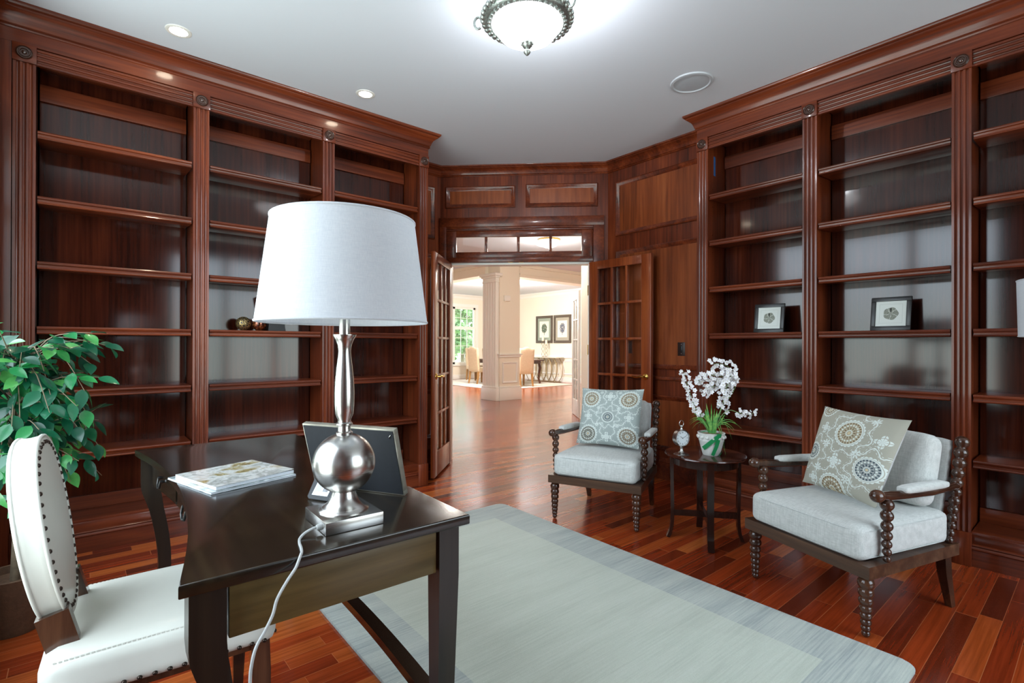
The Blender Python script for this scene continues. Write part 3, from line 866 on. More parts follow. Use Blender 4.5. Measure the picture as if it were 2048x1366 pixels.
# bowed front rail with three drawers and bail pulls
def bowed(y0, y1, z0, z1, d0, d1):
    n = 14; p = []
    for i in range(n + 1):
        y = y0 + (y1 - y0) * i / n; p.append((front(y) + d0, y))
    for i in range(n, -1, -1):
        y = y0 + (y1 - y0) * i / n; p.append((front(y) + d1, y))
    return MB().prism(p, z0, z1)
bowed(-hy + 0.084, hy - 0.084, az0, az1, 0.040, 0.058).build('front_apron', M_desk, DK, smooth=30)
for y0, y1 in ((-0.66, -0.30), (-0.27, 0.27), (0.30, 0.66)):
    d = bowed(y0, y1, az0 + 0.012, az1 - 0.012, 0.032, 0.044).build('drawer', M_desk, DK, smooth=30)
    yc = (y0 + y1) / 2; xf = front(yc) + 0.032
    m = MB()
    for s in (-1, 1):
        m.lathe([(0, 0.022), (0.006, 0.020), (0.007, 0.012), (0.004, 0.004), (0.008, 0)], 12, Tr(xf, yc + s * 0.038, 0.685) @ Ry(-pi / 2))
    m.tube([(xf - 0.018, yc - 0.038, 0.685), (xf - 0.022, yc - 0.036, 0.662), (xf - 0.024, yc, 0.655), (xf - 0.022, yc + 0.036, 0.662), (xf - 0.018, yc + 0.038, 0.685)], 0.004, 8)
    m.build('drawer_pull', M_black, d, smooth=50)
# bowed stretcher between the back legs
st = [(hx - 0.055 + 0.03 * (1 - (2 * i / 16 - 1) ** 2) * 1, -hy + 0.07 + (2 * hy - 0.14) * i / 16, 0.235) for i in range(17)]
MB().tube(st, 1.0, flat=(0.045, 0.028), up=(0, 0, 1)).build('stretcher', M_desk, DK, smooth=30)

# ------------------------------------------------------------------ desk chair
CHR = thing('desk_chair', 'cream leather desk chair with oval back and nailhead trim', 'chair', (0.19, 1.73, 0), radians(-4))
def seat_fn(p, q):
    u, w, t = q
    # slightly narrower to the rear, crowned on top
    p.y *= 1 - 0.06 * (0.5 - 0.5 * u)
    return p
SEAT = MB().rbox(0.49, 0.475, 0.105, 0.03, Tr(0, 0, 0.452), cuts=12, bulge=(0, 0, 0.022), fn=seat_fn).build('seat', M_leather, CHR, smooth=60)
for sy in (-1, 1):
    st_ = MB()
    for i in range(46):
        x = -0.215 + 0.43 * i / 45
        st_.box(x - 0.0028, x + 0.0028, sy * 0.2155 - 0.0014, sy * 0.2155 + 0.0014, 0.496 + 0.004 * (1 - (x / 0.24) ** 2), 0.4992 + 0.004 * (1 - (x / 0.24) ** 2))
    st_.build('stitching', M_leather, CHR, smooth=0)
HEAD = [(0, 0.0045), (0.003, 0.004), (0.0052, 0.002), (0.0058, -0.001)]
nail_proto = []
def nail(M, parent):
    if not nail_proto:
        nail_proto.append(MB().lathe(HEAD, 10).build('nailhead', M_bronze, parent, smooth=60)); o = nail_proto[0]
    else:
        o = nail_proto[0].copy(); COL.objects.link(o); o.parent = parent
    o.matrix_local = M
for i in range(15):
    x = -0.212 + 0.424 * i / 14
    for sy in (-1, 1):
        f = 1 - 0.06 * (0.5 - 0.5 * x / 0.245)
        nail(Tr(x, sy * 0.2372 * f, 0.414) @ Rx(-sy * pi / 2), SEAT)
for i in range(13):
    nail(Tr(0.2448, -0.20 + 0.40 * i / 12, 0.414) @ Ry(pi / 2), SEAT)
# oval back
BKM = Tr(-0.219, 0, 0.532) @ Ry(radians(-8.5))
def oval(a, s=1.0):
    """egg-shaped outline in local y/z, a from 0..2pi"""
    z = 0.224 + 0.224 * sin(a) * s
    w = 0.222 * s * (0.94 + 0.06 * sin(a))
    e = 0.86
    c = math.copysign(abs(cos(a)) ** e, cos(a))
    return (w * c, z)
def back_pt(u, v):
    a = 2 * pi * u
    # v runs from the front centre, over the rim, to the rear centre
    k = v
    if k < 0.40:
        s = k / 0.40 * 0.985; x = 0.023 + 0.012 * (1 - s * s)
    elif k < 0.46:
        q = (k - 0.40) / 0.06; s = 0.985 + 0.025 * sin(q * pi / 2); x = 0.023 - 0.004 * q
    elif k < 0.54:
        q = (k - 0.46) / 0.08; s = 1.01 - 0.010 * sin(q * pi); x = 0.019 - 0.038 * q
    elif k < 0.60:
        q = (k - 0.54) / 0.06; s = 1.01 - 0.025 * (1 - cos(q * pi / 2)); x = -0.019 - 0.004 * q
    else:
        q = (k - 0.60) / 0.40; s = 0.985 * (1 - q); x = -0.023 - 0.004 * (1 - s * s)
    y, z = oval(a, s)
    return BKM @ Vector((x, y, z))
BACK = MB().surf(back_pt, 56, 50, wrap=True).build('backrest', M_leather, CHR, smooth=50)
for s, x, nm in ((1.0, 0.022, 'front_piping'), (1.0, -0.022, 'rear_piping')):
    MB().tube([BKM @ Vector((x, *oval(2 * pi * i / 64, 1.004))) for i in range(65)], 0.0045, 6, caps=False).build(nm, M_leather, CHR, smooth=60)
for i in range(48):
    a = 2 * pi * (i + 0.5) / 48
    y, z = oval(a, 0.93)
    nail(BKM @ Tr(0.0248, y, z) @ Ry(pi / 2), BACK)
    y, z = oval(a, 0.955)
    nail(BKM @ Tr(-0.0232, y, z) @ Ry(-pi / 2), BACK)
for sy in (-1, 1):
    m = MB()
    m.tube([BKM @ Vector((0.0, sy * 0.135, 0.05)), (-0.205, sy * 0.138, 0.50), (-0.195, sy * 0.142, 0.40), (-0.215, sy * 0.150, 0.25), (-0.262, sy * 0.160, 0.0)], [1, 1, 1.0, 0.8, 0.55], flat=(0.036, 0.062), up=(1, 0, 0))
    m.build('rear_leg', M_spool, CHR, smooth=25)
    m = MB()
    m.tube([(0.205, sy * 0.195, 0.405), (0.208, sy * 0.197, 0.32), (0.212, sy * 0.199, 0.2), (0.208, sy * 0.197, 0.0)], [1, 1, 0.8, 0.55], flat=(0.046, 0.046), up=(1, 0, 0))
    m.build('front_leg', M_spool, CHR, smooth=25)
MB().box(-0.22, 0.225, -0.21, 0.21, 0.385, 0.405).build('seat_frame', M_spool, CHR, smooth=0)
# ------------------------------------------------------------------ things on the desk
def lamp_shade(t, rb, rt, z0, z1, seg=56):
    th = 0.002
    prof = [(rb, z0), (rb + (rt - rb) * 0.5, (z0 + z1) / 2), (rt, z1), (rt - th, z1), (rb - th + (rt - rb) * 0.5, (z0 + z1) / 2), (rb - th, z0)]
    sh = MB().lathe(prof, seg, None, closed=True).build('lamp_shade', M_shade, t, smooth=50)
    for r, z in ((rb, z0), (rt, z1)):
        m = MB()
        m.tube([((r - 0.0005) * cos(2 * pi * k / seg), (r - 0.0005) * sin(2 * pi * k / seg), z) for k in range(seg + 1)], 0.003, 6, caps=False)
        m.build('shade_binding', M_shade, sh, smooth=60)
    return sh
LMP = thing('table_lamp', 'brushed nickel table lamp with tapered white linen shade on the desk', 'lamp', (0.520, 1.275, 0.7605), radians(-2))
zb = 0.7605
MB().box(-0.073, 0.073, -0.080, 0.080, 0, 0.031, 0.002).build('base', M_nickel, LMP, smooth=30)
prof = [(0.061, 0.0305), (0.062, 0.034), (0.059, 0.038), (0.050, 0.043), (0.040, 0.052), (0.033, 0.064), (0.0285, 0.078), (0.0275, 0.092), (0.0275, 0.093), (0.026, 0.094), (0.026, 0.110), (0.028, 0.112)]
MB().lathe(prof, 48).build('pedestal', M_nickel, LMP, smooth=50)
R = 0.0775; zc = 0.911 - zb
sp = [(0.0, zc - R)] + [(R * sin(a), zc - R * cos(a) * 0.99) for a in [pi * i / 28 for i in range(1, 28)]] + [(0.0, zc + R)]
sp = [(r, z) for r, z in sp if True]
MB().lathe(sp, 56).build('ball', M_nickel, LMP, smooth=60)
prof = [(0.017, 0.222), (0.0205, 0.226), (0.0205, 0.229), (0.016, 0.232), (0.0155, 0.245), (0.0205, 0.248), (0.0205, 0.252), (0.016, 0.255), (0.0165, 0.262), (0.0225, 0.275), (0.0245, 0.300), (0.0248, 0.330), (0.0235, 0.360), (0.0200, 0.395), (0.0162, 0.425), (0.0155, 0.438), (0.0175, 0.452), (0.023, 0.466), (0.029, 0.476), (0.029, 0.479), (0.012, 0.479), (0.012, 0.47)]
MB().lathe(prof, 44).build('stem', M_nickel, LMP, smooth=50)
prof = [(0.0135, 0.478), (0.0135, 0.530), (0.027, 0.531), (0.027, 0.534), (0.0, 0.535)]
nk = MB().lathe(prof, 28)
nk.build('neck', M_nickel, LMP, smooth=40)
sh = lamp_shade(LMP, 0.2095, 0.1765, 1.272 - zb, 1.530 - zb)
hp = MB()
hp.tube([(0, 0, 0.534), (0, 0, 0.60)], 0.013, 12)
for sg in (-1, 1):
    hp.tube([(0, 0, 0.536), (sg * 0.035, 0, 0.56), (sg * 0.045, 0, 0.64), (sg * 0.02, 0, 0.72), (0, 0, 0.735)], 0.002, 6)
for k in range(3):
    a = 2 * pi * k / 3; hp.tube([(0, 0, 0.737), (0.172 * cos(a), 0.172 * sin(a), 0.752)], 0.0018, 6)
hp.build('harp', M_nickel, LMP, smooth=50)
# white flex from the lamp base over the desk edge to the floor
LMi = Tr(0.520, 1.275, 0.7605) @ Rz(radians(-2))
cd = MB()
pts = [(-0.070, -0.050, 0.016), (-0.088, -0.048, 0.016), (-0.110, -0.050, 0.010), (-0.126, -0.062, 0.0034), (-0.135, -0.090, 0.0034), (-0.140, -0.120, 0.0034), (-0.146, -0.146, 0.0034), (-0.151, -0.157, 0.0026),
       (-0.158, -0.1655, -0.006), (-0.166, -0.171, -0.018), (-0.186, -0.182, -0.036), (-0.206, -0.190, -0.062), (-0.216, -0.196, -0.089), (-0.232, -0.202, -0.114), (-0.248, -0.207, -0.136), (-0.257, -0.211, -0.166), (-0.260, -0.212, -0.210), (-0.262, -0.208, -0.40), (-0.260, -0.195, -0.62), (-0.245, -0.165, -0.742), (-0.21, -0.10, -0.7557), (-0.12, -0.02, -0.7557)]
# smooth the cord with a Catmull-Rom pass
def smooth_path(P, k=6):
    P = [Vector(p) for p in P]; out = []
    for i in range(len(P) - 1):
        p0, p1, p2, p3 = P[max(i - 1, 0)], P[i], P[i + 1], P[min(i + 2, len(P) - 1)]
        for q in range(k):
            t = q / k
            out.append(0.5 * ((2 * p1) + (p2 - p0) * t + (2 * p0 - 5 * p1 + 4 * p2 - p3) * t * t + (3 * p1 - p0 - 3 * p2 + p3) * t ** 3))
    out.append(P[-1]); return out
M_flex = plain('translucent_white_flex', C(176, 178, 176), 0.35)
cd.tube(smooth_path(pts), 0.0031, 8)
cd.lathe([(0, 0.012), (0.006, 0.012), (0.008, 0.006), (0.008, 0)], 12, Tr(-0.073, -0.050, 0.016) @ Ry(-pi / 2))
cd.build('power_cord', M_flex, LMP, smooth=60)

# picture frame seen from behind
BRp = Vector((0.747, 1.372, 0.7605)); ud = Vector((-0.4877, 0.873, 0)); nd = Vector((-0.873, -0.4877, 0))
lean = radians(16)
upd = Vector((0, 0, 1)) * cos(lean) + nd * sin(lean)
nn = ud.cross(upd); nn = nn if nn.dot(nd) > 0 else -nn
FM = Matrix(((ud.x, upd.x, nn.x, 0), (ud.y, upd.y, nn.y, 0), (ud.z, upd.z, nn.z, 0), (0, 0, 0, 1)))
PF = thing('picture_frame', 'silver edged picture frame seen from its black back, behind the table lamp', 'picture frame', BRp)
FWd, FHt = 0.335, 0.215
M_silver = plain('silver_leaf_frame', C(168, 164, 150), 0.35, metal=0.7, noise=0.15)
m = MB(FM)
for a in ((0, FWd, 0, 0.014), (0, FWd, FHt - 0.014, FHt), (0, 0.014, 0.014, FHt - 0.014), (FWd - 0.014, FWd, 0.014, FHt - 0.014)):
    m.box(a[0], a[1], a[2], a[3], -0.018, 0.0, 0.001)
m.build('frame', M_silver, PF, smooth=30)
MB(FM).box(0.005, FWd - 0.005, 0.005, FHt - 0.005, -0.006, 0.0022).build('backing_board', M_blackboard, PF, smooth=0)
MB(FM).box(0.014, FWd - 0.014, 0.014, FHt - 0.014, -0.012, -0.010).build('picture', M_framewhite, PF, smooth=0)
hk = MB(FM)
hk.tube([(0.092, 0.112, 0.0035), (0.100, 0.104, 0.005), (0.098, 0.096, 0.005), (0.090, 0.098, 0.004), (0.092, 0.110, 0.0035), (0.084, 0.118, 0.0035)], 0.0012, 6)
hk.tube([(0.012, FHt - 0.016, 0.003), (0.018, FHt - 0.022, 0.004), (0.018, FHt - 0.028, 0.003)], 0.0012, 6)
hk.build('hanging_hook', M_nickel, PF, smooth=50)
# easel strut: hinged on the back board, foot on the desk
hinge = FM @ Vector((FWd * 0.57, FHt * 0.62, 0.0030))
foot_c = Vector((0.535, 1.490, 0.7612)) - BRp
sdir = (foot_c - hinge); sl = sdir.length; sdir.normalize()
sn = ud.cross(sdir).normalized(); sn = sn if sn.dot(nd) > 0 else -sn
EM = Matrix(((ud.x, sdir.x, sn.x, hinge.x), (ud.y, sdir.y, sn.y, hinge.y), (ud.z, sdir.z, sn.z, hinge.z), (0, 0, 0, 1)))
es = MB(EM).prism([(-0.022, 0), (0.022, 0), (0.052, sl * 0.62), (0.046, sl - 0.006), (0.038, sl), (-0.030, sl), (-0.034, sl - 0.006), (-0.022, sl * 0.5)], 0.0, 0.003)
es_o = es.build('easel_strut', M_blackboard, PF, smooth=0)
M_label = plain('white_sticker', C(214, 214, 220), 0.5)
stk = MB(EM)
stk.box(-0.022, 0.034, sl - 0.052, sl - 0.012, 0.0032, 0.0036)
nf = len(stk.bm.faces)
random.seed(3)
yb = -0.016
for i in range(11):      # bar code strokes and lines of small print
    w = random.choice([0.0005, 0.0009, 0.0013])
    stk.box(yb, yb + w, sl - 0.044, sl - 0.024, 0.0036, 0.0038); yb += w + random.choice([0.0006, 0.0010])
for i in range(7):
    stk.box(0.010 + i * 0.003, 0.011 + i * 0.003, sl - 0.048, sl - 0.018 - random.random() * 0.008, 0.0036, 0.0038)
stk.bm.faces.ensure_lookup_table()
for fc in stk.bm.faces[nf:]: fc.material_index = 1
stk.build('barcode_sticker', [M_label, M_black], es_o, smooth=0)

# two magazines
def cover_mat(name, seed, cols, band=True):
    g = NT(name)
    co = g.coord('Object')
    v = g.n('TexVoronoi'); g.set(v, 'Vector', g.mapping(co, (9, 14, 1), (seed, seed * 2, 0))); v.inputs['Scale'].default_value = 1.0
    nz = g.noise(g.mapping(co, (14, 16, 1), (seed, 0, 0)), 1, 5, 0.6, 1.2)
    f = g.math('ADD', g.math('MULTIPLY', nz, 0.75), g.math('MULTIPLY', v.outputs['Distance'], 0.25))
    col = g.ramp(f, cols)
    return g.principled(Base_Color=col, Roughness=0.18, Coat_Weight=0.6, Coat_Roughness=0.06)
M_cov1 = cover_mat('glossy_magazine_cover', 3.1, [(0.28, C(92, 70, 40)[:3]), (0.38, C(160, 146, 96)[:3]), (0.44, C(176, 172, 158)[:3]), (0.52, C(210, 212, 208)[:3]), (0.62, C(150, 154, 148)[:3]), (0.70, C(206, 208, 206)[:3])])
M_cov2 = cover_mat('glossy_catalogue_cover', 8.4, [(0.30, C(60, 74, 76)[:3]), (0.48, C(118, 134, 136)[:3]), (0.62, C(196, 204, 206)[:3])])
M_page = plain('magazine_page_edges', C(214, 220, 226), 0.6, noise=0.05, nscale=300)
def magazine(label, name, loc, rz, w, h, t_, cov, curl):
    t = thing(name, label, 'magazine', loc, rz, 'magazines on the desk')
    MB().box(0.001, w - 0.001, 0.001, h - 0.001, 0.0008, t_ - 0.0008).build('pages', M_page, t, smooth=0)
    def cv(u, v):
        return Vector((u * w, v * h, t_ + curl * max(0, u - 0.55) ** 2 * 4 * (0.3 + 0.7 * (1 - v))))
    MB().surf(cv, 16, 12).build('front_cover', cov, t, smooth=60)
    MB().box(0, w, 0, h, 0, 0.0008).build('back_cover', cov, t, smooth=0)
    return t
# long side roughly along the far direction
mdir = atan2(1.822 - 1.750, 0.589 - 0.310)
mg1 = magazine('glossy catalogue lying under the thicker magazine on the desk', 'catalogue', (0.304, 1.752, 0.7606), mdir, 0.278, 0.305, 0.006, M_cov2, 0.0)
mg2 = magazine('thick glossy magazine with pale flower cover on top of the catalogue', 'magazine', (0.320, 1.768, 0.7672), mdir + radians(1.5), 0.262, 0.268, 0.011, M_cov1, 0.004)

# ------------------------------------------------------------------ spool armchairs
def beads(centres, M=None, seg=20):
    """one turned post: list of (z, r) overlapping beads from top to bottom or bottom to top"""
    c = sorted(centres)
    prof = [(0, c[0][0] - c[0][1] * 0.86)]
    for i, (z, r) in enumerate(c):
        lo = -0.86 if i == 0 else -((z - c[i - 1][0]) * r / (r + c[i - 1][1])) / r * 0.90
        hi = 0.97 if i == len(c) - 1 else ((c[i + 1][0] - z) * r / (r + c[i + 1][1])) / r * 0.90
        lo = max(-0.95, lo); hi = min(0.97, hi)
        for q in range(9):
            s = lo + (hi - lo) * q / 8
            prof.append((r * sqrt(max(0, 1 - s * s)) + 0.0005, z + r * s))
    prof.append((0, c[-1][0] + c[-1][1] * 0.97))
    return prof
def spread(z0, z1, r0, r1, n):
    """n bead centres from z0 (radius r0) to z1 (radius r1), spaced with their size"""
    rs = [r0 + (r1 - r0) * i / (n - 1) for i in range(n)]
    d = [0]
    for a, b in zip(rs, rs[1:]): d.append(d[-1] + (a + b))
    k = (z1 - z0) / d[-1]
    return [(z0 + x * k, r) for x, r in zip(d, rs)]
def lean_matrix(p0, p1):
    p0, p1 = Vector(p0), Vector(p1)
    return Tr(*p0) @ align(p1 - p0), (p1 - p0).length
def armchair(label, loc, rz):
    t = thing('spool_armchair', label, 'armchair', (loc[0], loc[1], 0), rz, 'pair of spool armchairs')
    for s in (-1, 1):
        leg = spread(0.017, 0.226, 0.0160, 0.0310, 8)
        MB().lathe(beads(leg), 22, Tr(s * 0.288, 0.022, 0)).build('front_leg', M_spool, t, smooth=60)
        MB().tube([(s * 0.255, 0.585, 0.262), (s * 0.253, 0.60, 0.17), (s * 0.250, 0.650, 0.0)], [1, 0.9, 0.62], flat=(0.044, 0.044), up=(1, 0, 0)).build('rear_leg', M_spool, t, smooth=25)
    out = [(-0.325, -0.012), (0.325, -0.012), (0.288, 0.645), (-0.288, 0.645)]
    inn = [(-0.275, 0.035), (0.275, 0.035), (0.245, 0.60), (-0.245, 0.60)]
    rl = MB()
    for i in range(4):
        j = (i + 1) % 4
        rl.prism([out[i], out[j], inn[j], inn[i]], 0.255, 0.308)
    rl.build('seat_rail', M_spoolx, t, smooth=20)
    MB().prism([(-0.30, 0.01), (0.30, 0.01), (0.27, 0.62), (-0.27, 0.62)], 0.288, 0.300).build('seat_deck', M_spoolx, t, smooth=0)
    for s in (-1, 1):
        fp = spread(0.326, 0.552, 0.0150, 0.0265, 7)
        MB().lathe(beads(fp), 22, Tr(s * 0.318, 0.105, 0)).build('arm_post', M_spool, t, smooth=60)
        M0, L0 = lean_matrix((s * 0.276, 0.590, 0.308), (s * 0.270, 0.705, 0.790))
        bp = spread(0.018, L0 - 0.024, 0.0175, 0.0285, 12)
        MB().lathe(beads(bp), 22, M0).build('back_post', M_spool, t, smooth=60)
        a = MB()
        P = [(s * 0.318, 0.062, 0.592), (s * 0.318, 0.12, 0.588), (s * 0.312, 0.22, 0.580), (s * 0.300, 0.42, 0.572), (s * 0.276, 0.640, 0.572)]
        a.tube(P, [0.017, 0.021, 0.020, 0.019, 0.017], 14)
        a.sphere((s * 0.318, 0.046, 0.594), 0.0275, 20, 12, sq=(1, 1.12, 0.98))
        a.build('arm', M_spool, t, smooth=60)
        def pad(p, q, s=s):
            return p
        MB().rbox(0.050, 0.33, 0.030, 0.013, Tr(s * 0.304, 0.365, 0.600) @ Rx(radians(-1.5)) @ Rz(s * radians(4.0)), cuts=8, bulge=(0, 0, 0.004)).build('arm_pad', M_linen, t, smooth=60)
    def taper(p, q):
        u, w, tt = q
        p.x *= 1 - 0.055 * (0.5 + 0.5 * w)
        if w > -0.72: # cut back behind the arm posts
            pass
        return p
    cu = MB()
    cu.rbox(0.585, 0.615, 0.150, 0.036, Tr(0, 0.295, 0.383), cuts=14, bulge=(0.004, 0.004, 0.014), fn=taper)
    cu.build('seat_cushion', M_linen, t, smooth=60)
    pipe = MB()
    for z in (0.327, 0.438):
        pp = []
        for k in range(81):
            a = 2 * pi * k / 80
            n_ = 9.0
            x = 0.2935 * math.copysign(abs(cos(a)) ** (2 / n_), cos(a)); y = 0.3085 * math.copysign(abs(sin(a)) ** (2 / n_), sin(a))
            x *= 1 - 0.055 * (0.5 + 0.5 * y / 0.3085)
            pp.append((x, 0.295 + y, z))
        pipe.tube(pp, 0.0022, 6, caps=False)
    pipe.build('seat_piping', M_linen2, t, smooth=60)
    BM_ = Tr(0, 0.640, 0.560) @ Rx(radians(-13.5))
    MB().rbox(0.475, 0.045, 0.44, 0.018, BM_, cuts=8).build('back_panel', M_linen2, t, smooth=60)
    BC = Tr(0, 0.540, 0.635) @ Rx(radians(-14))
    MB().rbox(0.49, 0.115, 0.335, 0.045, BC, cuts=12, bulge=(0.006, 0.018, 0.006)).build('back_cushion', M_linen, t, smooth=60)
    return t
AX1 = ((2.640, 2.255), radians(-68.2)); AX2 = ((2.581, 0.938), radians(-109.75))
armchair('dark spool-turned armchair with pale linen cushions beside the open doorway', *AX1)
armchair('dark spool-turned armchair with pale linen cushions in front of the right bookcase', *AX2)

# ------------------------------------------------------------------ throw pillows
def pillow_mat(name, ground, meds, diamonds, flowers, vines):
    """embroidered ground with round medallions; all placed in the pillow's own UV"""
    g = NT(name)
    uv = g.coord('UV')
    sp = g.n('SeparateXYZ'); g.set(sp, 0, uv)
    U, V = sp.outputs[0], sp.outputs[1]
    weave = g.noise(g.mapping(uv, (320, 320, 1)), 1, 2, 0.5)
    col = g.mix(0.25, ground, g.ramp(weave, [(0.3, (0.55, 0.55, 0.55)), (0.7, (1, 1, 1))]), 'MULTIPLY')
    cream = C(214, 222, 216)
    def polar(cx, cy):
        dx = g.math('SUBTRACT', U, cx); dy = g.math('SUBTRACT', V, cy)
        r = g.math('SQRT', g.math('ADD', g.math('MULTIPLY', dx, dx), g.math('MULTIPLY', dy, dy)))
        return r, g.math('ARCTAN2', dy, dx)
    def band(r, a, b):
        return g.math('MULTIPLY', g.math('GREATER_THAN', r, a), g.math('LESS_THAN', r, b))
    for (cx, cy, R_, arc) in vines:
        r, th = polar(cx, cy)
        rr = g.math('ADD', r, g.math('MULTIPLY', g.math('SINE', g.math('MULTIPLY', th, arc)), 0.035))
        ln = band(rr, R_ - 0.006, R_ + 0.006)
        curl = g.math('MULTIPLY', band(rr, R_ - 0.035, R_ + 0.035), g.math('GREATER_THAN', g.math('MULTIPLY', g.math('SINE', g.math('MULTIPLY', th, arc * 3.0)), g.math('SINE', g.math('MULTIPLY', rr, 260.0))), 0.62))
        col = g.mix(g.math('MAXIMUM', ln, curl), col, cream)
    for (cx, cy, R_, n_) in flowers:
        r, th = polar(cx, cy)
        lobe = g.math('ABSOLUTE', g.math('COSINE', g.math('MULTIPLY', th, n_ / 2)))
        f = g.math('MULTIPLY', g.math('LESS_THAN', r, g.math('MULTIPLY', lobe, R_)), g.math('GREATER_THAN', r, R_ * 0.16))
        col = g.mix(f, col, cream)
    for (cx, cy, R_) in diamonds:
        r, th = polar(cx, cy)
        lobe = g.math('ADD', g.math('MULTIPLY', g.math('ABSOLUTE', g.math('COSINE', g.math('MULTIPLY', th, 2.0))), 0.62), 0.38)
        out_ = g.math('LESS_THAN', r, g.math('MULTIPLY', lobe, R_))
        gap = g.math('GREATER_THAN', g.math('ABSOLUTE', g.math('SINE', g.math('MULTIPLY', th, 4.0))), 0.22)
        eye = g.math('GREATER_THAN', g.math('ABSOLUTE', g.math('SUBTRACT', r, R_ * 0.62)), R_ * 0.05)
        col = g.mix(g.math('MULTIPLY', out_, g.math('MULTIPLY', gap, eye)), col, cream)
    for (cx, cy, R_, dark, mid, n_) in meds:
        r, th = polar(cx, cy)
        scal = g.math('ADD', R_ * 1.10, g.math('MULTIPLY', g.math('ABSOLUTE', g.math('SINE', g.math('MULTIPLY', th, n_ / 2))), R_ * 0.10))
        disc = g.math('LESS_THAN', r, scal)
        col = g.mix(disc, col, cream)
        col = g.mix(band(r, R_ * 1.02, R_ * 1.06), col, ground)
        col = g.mix(g.math('LESS_THAN', r, R_ * 0.94), col, mid)
        beads_ = g.math('GREATER_THAN', g.math('SINE', g.math('MULTIPLY', th, float(n_))), 0.0)
        col = g.mix(g.math('MULTIPLY', band(r, R_ * 0.78, R_ * 0.92), beads_), col, dark)
        col = g.mix(g.math('MULTIPLY', band(r, R_ * 0.60, R_ * 0.74), g.math('GREATER_THAN', g.math('SINE', g.math('MULTIPLY', th, n_ * 0.75)), 0.1)), col, cream)
        col = g.mix(band(r, R_ * 0.54, R_ * 0.58), col, dark)
        col = g.mix(g.math('MULTIPLY', band(r, R_ * 0.32, R_ * 0.50), g.math('GREATER_THAN', g.math('SINE', g.math('MULTIPLY', th, n_ * 0.5)), 0.0)), col, dark)
        col = g.mix(band(r, R_ * 0.20, R_ * 0.26), col, cream)
        col = g.mix(g.math('LESS_THAN', r, R_ * 0.10), col, C(206, 188, 150))
    return g.principled(Base_Color=col, Roughness=0.9, Specular_IOR_Level=0.15, Normal=g.bump(weave, 0.25, 0.002))
gr1 = C(166, 176, 172); dk = C(84, 90, 86); md = C(172, 168, 150); brown = C(124, 106, 84); blue = C(70, 84, 92)
M_pil1 = pillow_mat('embroidered_sage_cotton', gr1,
    [(0.20, 0.80, 0.135, brown, md, 22), (0.82, 0.80, 0.135, brown, md, 22), (0.20, 0.17, 0.135, dk, C(150, 148, 136), 22), (0.84, 0.17, 0.135, brown, C(150, 148, 136), 22), (0.51, 0.48, 0.088, dk, C(140, 150, 150), 20)],
    [(0.51, 0.86, 0.085), (0.51, 0.13, 0.085), (0.17, 0.49, 0.075), (0.85, 0.49, 0.075)],
    [(0.34, 0.64, 0.035, 6), (0.68, 0.64, 0.035, 6), (0.34, 0.33, 0.035, 6), (0.68, 0.33, 0.035, 6), (0.36, 0.93, 0.03, 6), (0.66, 0.93, 0.03, 6)],
    [(0.51, 0.48, 0.17, 8), (0.20, 0.80, 0.235, 7), (0.82, 0.80, 0.235, 7), (0.20, 0.17, 0.235, 7), (0.84, 0.17, 0.235, 7)])
gr2 = C(172, 170, 156)
M_pil2 = pillow_mat('embroidered_taupe_cotton', gr2,
    [(0.53, 0.73, 0.150, brown, C(178, 170, 146), 24), (0.11, 0.42, 0.100, blue, C(164, 166, 158), 20), (0.86, 0.36, 0.125, blue, C(160, 164, 160), 22), (0.48, 0.02, 0.155, brown, C(170, 160, 136), 24), (0.12, 0.97, 0.08, brown, md, 18)],
    [(0.47, 0.36, 0.100), (0.19, 0.74, 0.075), (0.90, 0.70, 0.080), (0.20, 0.10, 0.07)],
    [(0.29, 0.55, 0.055, 7), (0.70, 0.50, 0.060, 7), (0.26, 0.24, 0.055, 7), (0.66, 0.18, 0.055, 7), (0.74, 0.92, 0.05, 7)],
    [(0.53, 0.73, 0.25, 7), (0.11, 0.42, 0.20, 8), (0.86, 0.36, 0.215, 7), (0.48, 0.02, 0.255, 7)])
def throw_pillow(label, ax, corners, thick, front_mat):
    (lx, ly), rz = ax
    W = Tr(lx, ly, 0) @ Rz(rz)
    BL, BR, TR__, TL__ = [Vector(c) for c in corners]
    cen = (BL + BR + TR__ + TL__) / 4
    t = thing('throw_pillow', label, 'pillow', W @ cen)
    t.rotation_euler = (0, 0, rz)
    nrm = (BR - BL).cross(TL__ - BL).normalized()      # towards the front of the chair
    if nrm.y > 0: nrm = -nrm
    def sheet(sg):
        def f(u, v):
            a, b = 2 * u - 1, 2 * v - 1
            ea, eb = a * (1 - 0.055 * (1 - b * b)), b * (1 - 0.055 * (1 - a * a))
            uu, vv = (ea + 1) / 2, (eb + 1) / 2
            p = BL * (1 - uu) * (1 - vv) + BR * uu * (1 - vv) + TR__ * uu * vv + TL__ * (1 - uu) * vv
            k = max(0, (1 - abs(a) ** 2.6)) * max(0, (1 - abs(b) ** 2.6))
            wr = 0.0022 * sin(9 * a + 4 * b) * sin(7 * b - 2 * a) * k
            return (p - cen) + nrm * (sg * thick / 2 * k ** 0.55 + wr)
        return f
    MB().surf(sheet(1), 40, 40, uv=True).build('front_cover', front_mat, t, smooth=80)
    MB().surf(sheet(-1), 40, 40, uv=True).build('back_cover', M_linen2, t, smooth=80)
throw_pillow('patterned sage throw pillow with small central medallion on the armchair by the doorway', AX1,
             [(-0.232, 0.292, 0.486), (0.240, 0.280, 0.486), (0.246, 0.405, 0.900), (-0.222, 0.405, 0.890)], 0.125, M_pil1)
